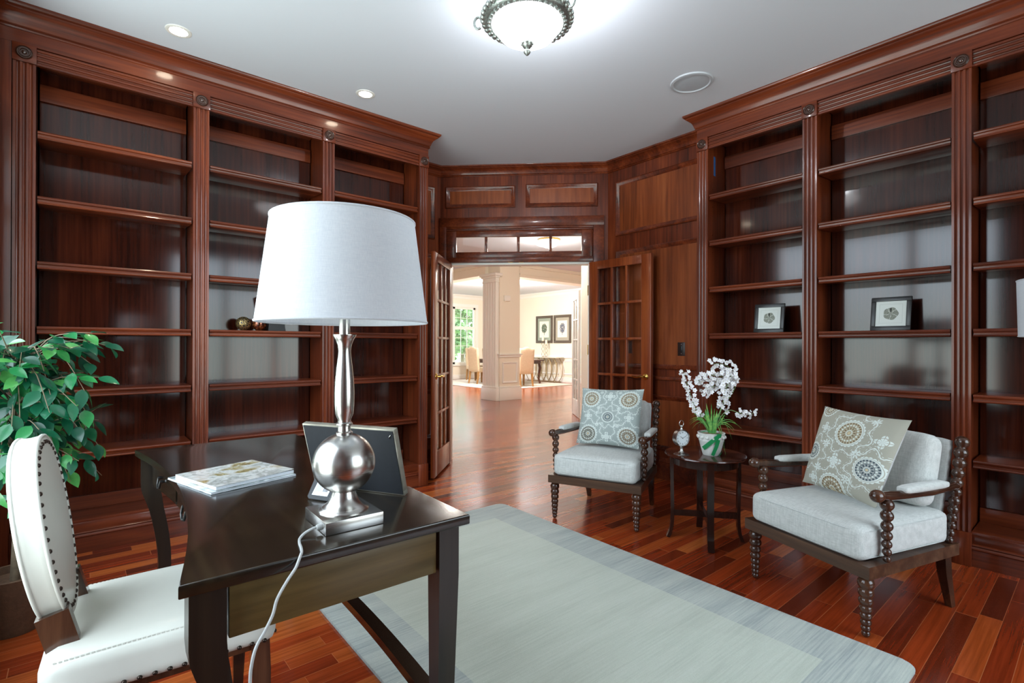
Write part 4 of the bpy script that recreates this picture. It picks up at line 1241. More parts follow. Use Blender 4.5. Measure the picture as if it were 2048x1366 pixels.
throw_pillow('patterned taupe throw pillow tilted on the armchair near the right bookcase', AX2,
             [(-0.250, 0.310, 0.487), (0.200, 0.215, 0.487), (0.245, 0.385, 0.880), (-0.205, 0.420, 0.893)], 0.125, M_pil2)

# ------------------------------------------------------------------ side table, clock and orchid
TX, TY, TZ = 3.0, 1.65, 0.540
t = thing('side_table', 'small round dark mahogany side table between the two armchairs', 'side table', (TX, TY, 0))
MB().lathe([(0, TZ), (0.232, TZ), (0.241, TZ - 0.003), (0.243, TZ - 0.009), (0.236, TZ - 0.016), (0.222, TZ - 0.020), (0, TZ - 0.020)], 56).build('table_top', M_table, t, smooth=40)
MB().lathe([(0.196, TZ - 0.0205), (0.196, TZ - 0.066), (0.180, TZ - 0.066), (0.180, TZ - 0.0205)], 56, None, closed=True).build('apron', M_tablez, t, smooth=40)
for d in (128, 218, 38, 308):
    a = radians(d)
    P = [(0.199 * cos(a), 0.199 * sin(a), TZ - 0.022), (0.200 * cos(a), 0.200 * sin(a), 0.40), (0.197 * cos(a), 0.197 * sin(a), 0.25), (0.196 * cos(a), 0.196 * sin(a), 0.13), (0.204 * cos(a), 0.204 * sin(a), 0.05), (0.222 * cos(a), 0.222 * sin(a), 0.0)]
    MB().tube(smooth_path(P, 4), 1.0, flat=(0.038, 0.020), up=(cos(a), sin(a), 0.001)).build('leg', M_tablez, t, smooth=25)
cr = MB()
for d in (128, 38):
    a = radians(d); z = 0.158 if d == 128 else 0.1575
    cr.tube([(0.190 * cos(a), 0.190 * sin(a), z), (-0.190 * cos(a), -0.190 * sin(a), z)], 1.0, flat=(0.020, 0.036), up=(0, 0, 1))
cr.build('cross_stretcher', M_tablez, t, smooth=25)

ck = thing('desk_clock', 'small silver pedestal desk clock on the round side table', 'clock', (2.848, 1.722, TZ + 0.0003), radians(-128 + 90 + 18))
# local -y faces the viewer
MB().lathe([(0, 0), (0.046, 0), (0.047, 0.003), (0.040, 0.007), (0.022, 0.012), (0.012, 0.020), (0.009, 0.034), (0.009, 0.050), (0.013, 0.054)], 32).build('pedestal', M_nickel, ck, smooth=50)
CZ = 0.102
MF = Tr(0, 0, CZ) @ Rx(pi / 2)
MB().lathe([(0, -0.026), (0.046, -0.026), (0.051, -0.022), (0.052, 0.0), (0.053, 0.010), (0.052, 0.014), (0.049, 0.016), (0.0455, 0.013)], 44, MF).build('case', M_nickel, ck, smooth=40)
di = MB().lathe([(0, 0.0105), (0.0465, 0.0105)], 44, MF).build('dial', plain('clock_dial_paper', C(214, 220, 222), 0.6), ck, smooth=0)
num = MB()
def stroke(m, M, x0, z0, x1, z1, w):
    d = Vector((x1 - x0, z1 - z0)); L = d.length; a = atan2(d.y, d.x)
    m.box(0, L, -w / 2, w / 2, 0.0108, 0.0112, M=M @ Tr(x0, z0, 0) @ Rz(a))
def roman(m, M, s, h=0.0085, w=0.0009):
    x = 0; adv = {'I': 0.0026, 'V': 0.0058, 'X': 0.0058}
    tot = sum(adv[c] for c in s); x = -tot / 2
    for c in s:
        if c == 'I': stroke(m, M, x + 0.0013, -h / 2, x + 0.0013, h / 2, w)
        if c == 'V':
            stroke(m, M, x + 0.0004, h / 2, x + 0.0029, -h / 2, w); stroke(m, M, x + 0.0054, h / 2, x + 0.0029, -h / 2, w * 0.7)
        if c == 'X':
            stroke(m, M, x + 0.0004, h / 2, x + 0.0054, -h / 2, w); stroke(m, M, x + 0.0054, h / 2, x + 0.0004, -h / 2, w * 0.7)
        x += adv[c]
for i, s in enumerate(['XII', 'I', 'II', 'III', 'IIII', 'V', 'VI', 'VII', 'VIII', 'IX', 'X', 'XI']):
    a = radians(90 - 30 * i)
    roman(num, MF @ Tr(0.036 * cos(a), 0.036 * sin(a), 0) @ Rz(a - pi / 2), s)
num.build('numeral_lettering', M_black, di, smooth=0)
hd = MB()
def hand(m, ang, L, w):
    a = radians(90 - ang)
    m.prism([(-0.006, -w * .5), (L * 0.7, -w), (L, 0), (L * 0.7, w), (-0.006, w * .5)], 0.0116, 0.0121, MF @ Rz(a))
hand(hd, 306, 0.024, 0.0013); hand(hd, 66, 0.033, 0.0010)
hd.lathe([(0, 0.0135), (0.002, 0.0125), (0.0022, 0.011)], 12, MF)
hd.build('hands', M_black, ck, smooth=0)
cr = MB().lathe([(0.012, 0.150), (0.010, 0.156), (0.006, 0.162), (0.006, 0.170), (0.009, 0.173), (0.009, 0.178), (0.005, 0.182), (0.0, 0.184)], 20)
cr.build('crown', M_nickel, ck, smooth=50)
MB().tube([(0.019 * sin(2 * pi * k / 24), 0.004 * sin(2 * pi * k / 24), 0.192 + 0.019 * cos(2 * pi * k / 24)) for k in range(25)], 0.0022, 8, caps=False).build('ring', M_nickel, ck, smooth=60)

OR = thing('potted_orchid', 'white flowering orchid in a white pot with green ribbon on the side table', 'plant', (2.985, 1.600, TZ + 0.0003), radians(-40.4))
# local x = to the viewer's right, -y towards the viewer
M_pot = plain('white_glazed_pot', C(216, 216, 210), 0.4, noise=0.06, nscale=40, bump=0.1)
MB().lathe([(0, 0), (0.047, 0), (0.050, 0.003), (0.062, 0.045), (0.072, 0.088), (0.0745, 0.092), (0.0735, 0.097), (0.079, 0.130), (0.0815, 0.136), (0.079, 0.139), (0.074, 0.135), (0.070, 0.120), (0, 0.120)], 40).build('pot', M_pot, OR, smooth=45)
rl = MB()
for k in range(14):
    a = 2 * pi * k / 14
    rl.sphere((0.0775 * cos(a), 0.0775 * sin(a), 0.113), 0.011, 8, 5, sq=(1, 1, 1.0))
rl.build('relief_band', M_pot, OR, smooth=60)
MB().lathe([(0, 0.134), (0.03, 0.133), (0.06, 0.129), (0.0735, 0.124)], 28).build('moss', plain('dried_moss', C(150, 128, 96), 0.95, noise=0.35, nscale=240, bump=0.8), OR, smooth=60)
M_rib = plain('green_satin_ribbon', C(22, 132, 74), 0.4)
rb = MB()
def on_pot(z, extra=0.004):
    pr = [(0.0, 0.050), (0.045, 0.062), (0.088, 0.072), (0.136, 0.082), (0.16, 0.083)]
    for (a, r0), (b, r1) in zip(pr, pr[1:]):
        if z <= b: return r0 + (r1 - r0) * (z - a) / (b - a) + extra
    return 0.083
def ribbon(m, path, w=0.020, extra=0.006):
    P = []
    for a, z in path:
        r = on_pot(z, extra); P.append(Vector((r * sin(radians(a)), -r * cos(radians(a)), z)))
    P = smooth_path(P, 4)
    for i in range(1): m.tube(P, 1.0, flat=(w, 0.0012), up=None)
def ribbon2(m, path, w, extra=0.006):
    a_ = []
    for a, z in path:
        a_.append((a, z))
    g1, g2 = [], []
    n = len(a_)
    for i, (a, z) in enumerate(a_):
        d = Vector((a_[min(i + 1, n - 1)][0] - a_[max(i - 1, 0)][0], (a_[min(i + 1, n - 1)][1] - a_[max(i - 1, 0)][1]) / 0.00122))
        d.normalize(); nn_ = Vector((-d.y, d.x))
        for lst, s in ((g1, 1), (g2, -1)):
            aa = a + nn_.x * s * w / 2 / 0.00122; zz = z + nn_.y * s * w / 2
            r = on_pot(max(0, min(0.15, zz)), extra)
            lst.append((r * sin(radians(aa)), -r * cos(radians(aa)), zz))
    for th in (0, 0.0012):
        v1 = [m._v((p[0] * (1 + th * 12), p[1] * (1 + th * 12), p[2])) for p in g1]; v2 = [m._v((p[0] * (1 + th * 12), p[1] * (1 + th * 12), p[2])) for p in g2]
        for i in range(n - 1): m.bm.faces.new([v1[i], v1[i + 1], v2[i + 1], v2[i]])
ribbon2(rb, [(12, 0.142), (8, 0.12), (6, 0.09), (2, 0.06), (-6, 0.03), (-14, 0.006)], 0.023)
ribbon2(rb, [(10, 0.132), (-6, 0.112), (-26, 0.085), (-46, 0.060), (-62, 0.046)], 0.023, 0.009)
ribbon2(rb, [(80, 0.125), (76, 0.085), (66, 0.045), (46, 0.015), (28, 0.004)], 0.008)
rb.build('ribbon', M_rib, OR, smooth=80)
bw = MB()
bw.tube([(0.012, -0.082, 0.135), (-0.02, -0.078, 0.152), (-0.06, -0.070, 0.158), (-0.085, -0.06, 0.150)], 1.0, flat=(0.022, 0.0016), up=(0, 0, 1))
bw.build('ribbon_bow', M_rib, OR, smooth=60)
k_ = 0.000506
def cp(cx, cy, y=0.0): return Vector(((cx - 565) * k_, y, (1255 - cy) * k_))
M_stem = plain('orchid_stem_green', C(120, 150, 96), 0.5)
M_petal = plain('white_orchid_petal', C(232, 230, 232), 0.55, noise=0.03, nscale=120)
M_eye = plain('orchid_throat', C(186, 176, 96), 0.5)
random.seed(11)
def blossom(m, c, R, nrm):
    q = nrm.to_track_quat('Z', 'Y').to_matrix().to_4x4()
    M = Tr(*c) @ q @ Rz(random.random() * 6.28)
    for i in range(5):
        a = 2 * pi * i / 5 + random.uniform(-.15, .15)
        wid = 0.42 if i % 2 else 0.55
        cvec = []
        pts_ = [(0.06, 0), (0.35, wid * 0.7), (0.72, wid * 0.8), (1.0, 0.10), (1.0, -0.10), (0.72, -wid * 0.8), (0.35, -wid * 0.7)]
        vs = [m._v(M @ Rz(a) @ Vector((x * R, y * R, R * (0.30 * x * x - 0.12 * abs(y) + 0.06)))) for x, y in pts_]
        m.bm.faces.new([vs[0], vs[1], vs[2], vs[5], vs[6]]); m.bm.faces.new([vs[2], vs[3], vs[4], vs[5]])
    nf = len(m.bm.faces)
    m.sphere((0, 0, R * 0.08), R * 0.16, 6, 4, M)
    m.bm.faces.ensure_lookup_table()
    for fc in m.bm.faces[nf:]: fc.material_index = 1
def spray(path, first, n, spread_, R0=0.017, R1=0.011, extra=0):
    P = smooth_path(path, 8)
    st = MB().tube(P, [0.0026 - 0.0014 * i / (len(P) - 1) for i in range(len(P))], 6).build('flower_stem', M_stem, OR, smooth=60)
    m = MB()
    for i in range(n):
        f = first + (1 - first) * i / max(1, n - 1)
        idx = min(len(P) - 1, int(f * (len(P) - 1)))
        sgn = 1 if i % 2 else -1
        tdir = (P[min(idx + 1, len(P) - 1)] - P[max(idx - 1, 0)]).normalized()
        side = tdir.cross(Vector((0, 1, 0)))
        off = side * sgn * random.uniform(0.3, 1) * spread_ + Vector((0, random.uniform(-0.8, 0.4) * spread_, 0)) + Vector((random.uniform(-.3, .3), 0, random.uniform(-.3, .3))) * spread_
        c = P[idx] + off
        nr = Vector((off.x * 14 + random.uniform(-.5, .5), -0.75 + random.uniform(-.4, .4), off.z * 14 + random.uniform(-.5, .5))).normalized()
        blossom(m, c, (R0 + (R1 - R0) * f) * random.uniform(0.85, 1.15), nr)
    m.build('blossom', [M_petal, M_eye], st, smooth=60)
spray([cp(540, 980, 0), cp(440, 830, -.01), cp(360, 690, -.02), cp(310, 560, -.02), cp(255, 410, -.03), cp(225, 320, -.03), cp(200, 225, -.03)], 0.24, 44, 0.022)
spray([cp(575, 980, 0), cp(640, 800, 0), cp(690, 660, -.01), cp(700, 540, -.02), cp(730, 420, -.03), cp(770, 320, -.03), cp(800, 230, -.02), cp(740, 170, -.02), cp(640, 140, -.02), cp(540, 150, -.02)], 0.20, 94, 0.034, 0.017, 0.012)
spray([cp(600, 980, .02), cp(720, 700, .03), cp(840, 500, .02), cp(870, 400, .01), cp(830, 330, 0), cp(740, 300, -.01), cp(620, 290, -.02), cp(500, 280, -.02), cp(400, 340, -.02), cp(385, 370, -.02)], 0.40, 66, 0.027, 0.016, 0.013)
spray([cp(585, 980, .01), cp(690, 720, .02), cp(760, 520, .03), cp(760, 400, .03), cp(680, 380, .01), cp(580, 420, -.01), cp(510, 440, -.01), cp(470, 520, -.01)], 0.42, 46, 0.024, 0.016, 0.013)
spray([cp(600, 985, -.01), cp(660, 780, -.03), cp(740, 700, -.05), cp(830, 720, -.06), cp(900, 740, -.06), cp(980, 750, -.06), cp(1060, 700, -.06)], 0.50, 20, 0.018, 0.018, 0.009)
M_blade = NT('strap_leaf_green')
def _blade(g):
    nz = g.noise(g.coord('Object'), 40, 2, 0.5)
    return g.principled(Base_Color=g.ramp(nz, [(0.35, C(52, 132, 66)[:3]), (0.65, C(128, 176, 84)[:3])]), Roughness=0.4)
M_blade = _blade(M_blade)
gl = MB()
def blade(m, base, tip, w, sag):
    b, e = Vector(base), Vector(tip)
    n = 9; A, B = [], []
    side = (e - b).cross(Vector((0.1, 1, 0.1))).normalized()
    for i in range(n + 1):
        f = i / n
        p = b.lerp(e, f) + Vector((0, 0, sag * 4 * f * (1 - f)))
        ww = w * (1 - f ** 2.2) * (0.5 + 0.5 * min(1, f * 4)) * 0.5 + 0.0002
        A.append(m._v(p + side * ww + Vector((0, -ww * 0.4, 0)))); B.append(m._v(p - side * ww + Vector((0, -ww * .4, 0))))
    for i in range(n): m.bm.faces.new([A[i], A[i + 1], B[i + 1], B[i]])
tips = [(530, 620, 30), (480, 690, 50), (600, 700, 46), (660, 720, 30), (350, 730, 26), (700, 740, 26), (300, 790, 10), (280, 860, 6), (270, 880, 5), (320, 940, 8), (760, 810, 10), (880, 890, 8), (810, 940, 6), (735, 1215, 9), (790, 1060, 12), (640, 800, 30), (540, 760, 40), (450, 800, 26), (410, 850, 14), (690, 840, 18), (580, 680, 24), (505, 640, 16), (370, 780, 22), (620, 760, 30)]
for i, (x, y, w) in enumerate(tips + [(x + random.uniform(-45, 45), y + random.uniform(-20, 60), w * 1.1) for x, y, w in tips[:14]]):
    yy = random.uniform(-0.05, 0.02)
    sag = 0.0 if y < 780 else 0.055 if y < 1000 else 0.11
    blade(gl, cp(565 + random.uniform(-40, 40), 985, random.uniform(-.03, .02)), cp(x, y, yy), max(0.006, w * k_ * 0.9), sag)
gl.build('strap_leaves', M_blade, OR, smooth=60)

# ------------------------------------------------------------------ things on the shelves
def sand_dollar_mat(name, seed):
    g = NT(name)
    co = g.coord('UV')
    sp = g.n('SeparateXYZ'); g.set(sp, 0, co)
    dx = g.math('SUBTRACT', sp.outputs[0], 0.5); dy = g.math('SUBTRACT', sp.outputs[1], 0.5)
    r = g.math('SQRT', g.math('ADD', g.math('MULTIPLY', dx, dx), g.math('MULTIPLY', dy, dy)))
    th = g.math('ADD', g.math('ARCTAN2', dy, dx), seed)
    rim = g.math('ADD', 0.245, g.math('MULTIPLY', g.math('SINE', g.math('MULTIPLY', th, 5.0)), 0.012))
    disc = g.math('LESS_THAN', r, rim)
    nz = g.noise(g.mapping(co, (26, 26, 1)), 1, 4, 0.7)
    dc = g.ramp(nz, [(0.35, C(92, 98, 86)[:3]), (0.65, C(160, 164, 148)[:3])])
    star = g.math('MULTIPLY', g.math('GREATER_THAN', g.math('COSINE', g.math('MULTIPLY', th, 5.0)), 0.90), g.math('LESS_THAN', r, 0.15))
    dc = g.mix(star, dc, C(216, 218, 208))
    col = g.mix(disc, C(222, 228, 222), dc)
    ax = g.math('MAXIMUM', g.math('ABSOLUTE', dx), g.math('ABSOLUTE', dy))
    ln = g.math('MULTIPLY', g.math('GREATER_THAN', ax, 0.372), g.math('LESS_THAN', ax, 0.380))
    col = g.mix(g.math('MULTIPLY', ln, 0.6), col, C(150, 158, 150))
    notch = g.math('MULTIPLY', disc, g.math('MULTIPLY', g.math('GREATER_THAN', r, 0.16), g.math('GREATER_THAN', g.math('COSINE', g.math('MULTIPLY', g.math('SUBTRACT', th, 4.9), 5.0)), 0.985)))
    col = g.mix(notch, col, C(222, 228, 222))
    return g.principled(Base_Color=col, Roughness=0.5)
def shelf_frame(label, x, y, z, w, h, rz, bw, mat):
    t = thing('picture_frame', label, 'picture frame', (x, y, z), rz, 'framed sand dollar prints on the bookcase')
    L = Rx(radians(-9))       # local -y faces the room, leaning back
    m = MB(L)
    d = 0.016
    m.box(-w / 2, w / 2, 0, d, 0, bw, 0.002).box(-w / 2, w / 2, 0, d, h - bw, h, 0.002)
    m.box(-w / 2, -w / 2 + bw, 0, d, bw, h - bw, 0.002).box(w / 2 - bw, w / 2, 0, d, bw, h - bw, 0.002)
    m.build('frame', M_black, t, smooth=30)
    def pic(u, v): return Vector((-w / 2 + bw + u * (w - 2 * bw), 0.006, bw + v * (h - 2 * bw)))
    MB(L).surf(pic, 1, 1, uv=True).build('print', mat, t, smooth=0)
    MB(L).box(-w / 2 + bw * .5, w / 2 - bw * .5, 0.010, 0.015, bw * .5, h - bw * .5).build('backing_board', M_blackboard, t, smooth=0)
    hinge = L @ Vector((0, 0.016, h * 0.7))
    MB().tube([hinge, (0, hinge.y + 0.055, 0.008)], 1.0, flat=(0.05, 0.003), up=(1, 0, 0)).build('easel_strut', M_blackboard, t, smooth=0)
shelf_frame('small black framed sand dollar print on the shelf right of the doorway', 3.855, 1.628, 1.3165, 0.208, 0.212, radians(-90 + 4), 0.026, sand_dollar_mat('sand_dollar_print', 0.4))
shelf_frame('black framed sand dollar print on the middle bay of the right bookcase', 3.870, 0.895, 1.3165, 0.212, 0.212, radians(-90 - 2), 0.026, sand_dollar_mat('sand_dollar_print_large', 1.6))
def _filigree():
    g = NT('gold_filigree_on_black')
    co = g.coord('Object')
    v = g.n('TexVoronoi', feature='DISTANCE_TO_EDGE'); g.set(v, 'Vector', g.mapping(co, (75, 75, 75))); v.inputs['Scale'].default_value = 1
    f = g.math('LESS_THAN', v.outputs[0], 0.13)
    col = g.mix(f, C(24, 20, 18), C(176, 150, 96))
    return g.principled(Base_Color=col, Roughness=0.35, Metallic=g.math('MULTIPLY', f, 0.8), Normal=g.bump(f, 0.6, 0.004))
def _copper():
    g = NT('copper_mosaic_glaze')
    co = g.coord('Object')
    v = g.n('TexVoronoi'); g.set(v, 'Vector', g.mapping(co, (60, 60, 60))); v.inputs['Scale'].default_value = 1
    col = g.ramp(v.outputs['Distance'], [(0.1, C(210, 140, 84)[:3]), (0.45, C(128, 62, 34)[:3]), (0.8, C(60, 30, 20)[:3])])
    return g.principled(Base_Color=col, Roughness=0.15, Metallic=0.7, Coat_Weight=0.6)
b = MB().sphere((0, 0, 0.049), 0.049, 32, 20).build('decorative_ball', _filigree(), smooth=80)
b.location = (0.888, 3.985, 1.3133); tag(b, 'black and gold filigree ball on the left bookcase shelf', 'ornament')
b = MB().sphere((0, 0, 0.050), 0.050, 32, 20).build('decorative_ball', _copper(), smooth=80)
b.location = (0.992, 3.985, 1.3133); tag(b, 'shiny copper ball on the left bookcase shelf beside the lamp shade', 'ornament')
t = thing('planter', 'black square tapered planter on a pale foot, half hidden by the lamp shade', 'planter', (1.105, 4.03, 1.3133), radians(4))
def taper4(m, r0, r1, z0, z1):
    vs = [[m._v((sx * r, sy * r, z)) for sx, sy in ((-1, -1), (1, -1), (1, 1), (-1, 1))] for r, z in ((r0, z0), (r1, z1))]
    for k in range(4): m.bm.faces.new([vs[0][k], vs[0][(k + 1) % 4], vs[1][(k + 1) % 4], vs[1][k]])
    m.bm.faces.new(vs[0]); m.bm.faces.new(vs[1]); return m
taper4(MB(), 0.060, 0.078, 0.125, 0.262).build('body', M_black, t, smooth=0)
taper4(MB(), 0.058, 0.058, 0.112, 0.125).build('foot_band', M_white, t, smooth=0)
taper4(MB(), 0.062, 0.050, 0.0, 0.112).build('foot', M_black, t, smooth=0)

# ------------------------------------------------------------------ floor lamp at the far right and ficus at the far left
t = thing('floor_lamp', 'floor lamp with white drum shade standing by the right bookcase', 'floor lamp', (3.375, 0.085, 0))
MB().lathe([(0, 0), (0.125, 0), (0.125, 0.012), (0.11, 0.018), (0.02, 0.028), (0, 0.03)], 36).build('base', M_nickel, t, smooth=40)
MB().tube([(0, 0, 0.02), (0, 0, 1.30)], 0.011, 14).build('pole', M_nickel, t, smooth=60)
lamp_shade(t, 0.196, 0.202, 1.262, 1.520)
M_leaf = NT('ficus_leaf_green')
def _leaf(g):
    oi = g.n('Attribute', attribute_name='tone')
    nz = g.noise(g.coord('Object'), 60, 2, 0.5)
    f = g.math('ADD', g.math('MULTIPLY', oi.outputs['Fac'], 0.85), g.math('MULTIPLY', nz, 0.15))
    col = g.ramp(f, [(0.0, C(10, 62, 46)[:3]), (0.45, C(20, 96, 64)[:3]), (0.75, C(40, 136, 70)[:3]), (1.0, C(104, 180, 92)[:3])])
    p = g.n('BsdfPrincipled'); g.set(p, 'Base Color', col); g.set(p, 'Roughness', 0.32); g.set(p, 'Coat Weight', 0.25)
    tl = g.n('BsdfTranslucent'); g.set(tl, 0, col)
    mx = g.n('MixShader'); mx.inputs[0].default_value = 0.25
    g.t.links.new(p.outputs[0], mx.inputs[1]); g.t.links.new(tl.outputs[0], mx.inputs[2]); g.t.links.new(mx.outputs[0], g.out.inputs[0])
    return g.m
M_leaf = _leaf(M_leaf)
FC = Vector((-0.205, 3.02, 0))
FT = thing('potted_ficus', 'leafy green ficus standing by the left end of the left bookcase', 'plant', FC)
MB().lathe([(0, 0), (0.085, 0), (0.095, 0.02), (0.118, 0.22), (0.125, 0.24), (0.112, 0.24), (0.105, 0.21), (0, 0.21)], 32).build('pot', plain('brown_basket_pot', C(92, 66, 46), 0.7, noise=0.2, nscale=60, bump=0.4), FT, smooth=40)
M_bark = plain('grey_brown_bark', C(120, 104, 84), 0.8, noise=0.2, nscale=50, bump=0.3)
tr_ = MB()
tr_.tube([(0, 0, 0.2), (0.01, 0, 0.5), (-0.01, 0.01, 0.8), (0, 0, 1.15)], [0.016, 0.014, 0.012, 0.008], 10)
tr_.tube([(0.02, 0.01, 0.2), (-0.01, 0.015, 0.5), (0.015, -0.01, 0.8), (0.01, 0, 1.1)], [0.012, 0.011, 0.010, 0.006], 10)
tr_.build('trunk', M_bark, FT, smooth=60)
random.seed(21)
lf = MB(); toneL = lf.bm.verts.layers.float.new('tone')
tw = MB()
def leaf(m, base, d, up, L, w, tone):
    d = d.normalized(); s = d.cross(up).normalized(); n = s.cross(d).normalized()
    N = 7
    C_, A, B = [], [], []
    for i in range(N + 1):
        f = i / N
        hw = w * (sin(pi * min(1, f ** 0.85)) ** 0.9) * (1 - 0.15 * f)
        c = base + d * (L * f) - n * (L * 0.16 * f * f)
        for lst, sg in ((A, 1), (C_, 0), (B, -1)):
            v = m._v(c + s * (sg * hw) + n * (abs(sg) * hw * 0.22)); v[toneL] = tone; lst.append(v)
    for P, Q in ((A, C_), (C_, B)):
        for i in range(N):
            try: m.bm.faces.new([P[i], P[i + 1], Q[i + 1], Q[i]])
            except ValueError: pass
XMIN = -0.335 - FC.x
def add_twig(P, nleaf, L=0.084, w=0.023, tone=None):
    P = smooth_path(P, 4)
    P = [Vector((max(p.x, XMIN + 0.02), p.y, p.z)) for p in P]
    tw.tube(P, [0.0032 - 0.0020 * i / (len(P) - 1) for i in range(len(P))], 6)
    for i in range(nleaf):
        f = 0.25 + 0.75 * (i + 1) / nleaf
        idx = min(len(P) - 2, int(f * (len(P) - 1)))
        d = (P[idx + 1] - P[idx]).normalized()
        side = Vector((-d.y, d.x, 0)).normalized() * (1 if i % 2 else -1)
        dd = (d * random.uniform(0.4, 1.0) + side * random.uniform(0.3, 1.0) + Vector((0, 0, random.uniform(-0.9, 0.25)))).normalized()
        up = Vector((random.uniform(-.5, .5), random.uniform(-.9, .1), 1.0)).normalized()
        b = P[idx] + dd * 0.012
        if (b + dd * L).x < XMIN: dd.x = abs(dd.x) * 0.4; dd.normalize()
        t_ = random.random() ** 1.2 if tone is None else tone
        leaf(lf, b, dd, up, L * random.uniform(0.8, 1.2), w * random.uniform(0.85, 1.2), t_)
# crown: drooping twigs round the trunk tops
for k in range(120):
    z0 = random.uniform(0.72, 1.18)
    a = random.uniform(0, 2 * pi)
    R_ = random.uniform(0.10, 0.30)
    tip = Vector((R_ * cos(a), R_ * sin(a), z0 + random.uniform(-0.20, 0.16)))
    if tip.z > 1.30: tip.z = 1.28
    add_twig([Vector((0, 0, z0 - 0.05)), Vector((0.5 * R_ * cos(a), 0.5 * R_ * sin(a), z0 + 0.05)), tip], random.randint(4, 7))
for P in ([(0.02, 0, 1.10), (0.12, -.05, 1.235), (0.24, -.08, 1.225), (0.32, -.08, 1.20)], [(0.02, 0, 1.10), (0.10, -.06, 1.23), (0.18, -.10, 1.26), (0.25, -.12, 1.262)],
          [(0, 0, 0.95), (0.12, -.08, 1.06), (0.22, -.12, 1.07), (0.29, -.12, 1.065)], [(0, 0, 0.90), (0.10, -.10, 1.0), (0.19, -.14, 0.98), (0.24, -.15, 0.90)],
          [(0, 0, 0.82), (0.09, -.10, 0.92), (0.17, -.14, 0.90), (0.21, -.15, 0.84)], [(0, 0, 0.78), (-0.02, -.14, 0.86), (-0.03, -.2, 0.76), (-.03, -.22, 0.62)],
          [(0, 0, 0.75), (0.03, -.12, 0.80), (0.05, -.18, 0.70), (0.03, -.2, 0.58)]):
    add_twig([Vector(p) for p in P], 6)
lf.build('foliage', M_leaf, FT, smooth=70)
tw.build('twig', M_bark, FT, smooth=60)
# ------------------------------------------------------------------ dining room beyond the hall
M_drug = plain('pale_dining_carpet', C(216, 208, 194), 0.95, noise=0.06, nscale=14)
r = MB().box(8.65, 11.7, 10.75, 14.75, 0.0005, 0.012, 0.003).build('dining_rug', M_drug, smooth=0)
tag(r, 'large pale rug under the dining table in the far room', 'rug')
def dining_chair(label, loc, rz):
    t = thing('dining_chair', label, 'chair', (loc[0], loc[1], 0.017), rz, 'upholstered dining chairs')
    # faces +y locally, back at -y
    MB().rbox(0.50, 0.52, 0.14, 0.03, Tr(0, 0.04, 0.43), cuts=6, bulge=(0, 0, 0.012)).build('seat', M_tan, t, smooth=60)
    def camel(p, q):
        u, w, tt = q
        if tt > 0: p.z += 0.045 * tt * (cos(pi * u) * 0.5 + 0.5) - 0.02 * tt * (1 - cos(2 * pi * u)) * 0.5
        return p
    MB().rbox(0.50, 0.09, 0.74, 0.03, Tr(0, -0.235, 0.745) @ Rx(radians(5)), cuts=10, fn=camel).build('backrest', M_tan, t, smooth=60)
    for sx in (-1, 1):
        MB().tube([(sx * 0.21, 0.25, 0.37), (sx * 0.21, 0.25, 0.0)], [1, 0.6], flat=(0.055, 0.055), up=(1, 0, 0)).build('leg', M_oak, t, smooth=25)
        MB().tube([(sx * 0.21, -0.21, 0.40), (sx * 0.21, -0.235, 0.15), (sx * 0.21, -0.27, 0.0)], [1, 0.85, 0.6], flat=(0.055, 0.055), up=(1, 0, 0)).build('leg', M_oak, t, smooth=25)
    return t
dc = dining_chair('tan upholstered dining chair at the table end, its back beside the white pier', (9.96, 11.24), radians(-10))
dup(dc, (9.66, 12.93, 0.017), radians(-90 + 2), 'oatmeal dining chair with its back to the hall, in front of the far window')
dup(dc, (9.64, 12.14, 0.017), radians(-90), 'oatmeal dining chair with its back to the hall, partly behind the white pier')
dup(dc, (10.45, 14.2, 0.017), radians(180), 'dining chair at the far table end, only its top showing between two others')
t = thing('dining_table', 'dark wood dining table among the upholstered chairs in the far room', 'table', (10.55, 12.6, 0.0125))
MB().prism([(-0.62, -1.05), (-0.5, -1.15), (0.5, -1.15), (0.62, -1.05), (0.62, 1.05), (0.5, 1.15), (-0.5, 1.15), (-0.62, 1.05)], 0.72, 0.76, bev=0.008).build('table_top', M_darktable, t, smooth=30)
MB().box(-0.52, 0.52, -1.0, 1.0, 0.63, 0.72).build('apron', M_darktable, t, smooth=0)
for sx in (-1, 1):
    for sy in (-1, 1):
        MB().tube([(sx * 0.48, sy * 0.95, 0.70), (sx * 0.50, sy * 0.98, 0.5), (sx * 0.47, sy * 0.94, 0.2), (sx * 0.50, sy * 0.98, 0.012)], [0.045, 0.05, 0.03, 0.035], 12).build('leg', M_darktable, t, smooth=60)
# console of interlaced arcs
t = thing('console_table', 'champagne metal console table of interlaced arcs under the two tree prints', 'console table', (12.06, 12.50, 0))
MB().box(-0.17, 0.17, -0.78, 0.78, 0.80, 0.825, 0.004).build('table_top', plain('pale_stone_top', C(214, 204, 186), 0.3), t, smooth=30)
for xx in (-0.14, 0.14):
    for k in range(5):
        c = -0.5 + 0.25 * k
        for s in (-1, 1):
            P = []
            for q in range(17):
                z = 0.02 + 0.78 * q / 16
                P.append((xx, c + s * (sqrt(0.46 ** 2 - ((z - 0.41) * 0.92) ** 2) - 0.20), z))
            if abs(P[8][1]) > 0.80: continue
            MB().tube(P, 0.011, 8).build('arc', M_gold, t, smooth=60)
MB().box(-0.15, 0.15, -0.68, 0.68, 0.0, 0.02, 0.003).build('base_bar', M_gold, t, smooth=30)
M_wax = plain('ivory_candle_wax', C(238, 224, 200), 0.5)
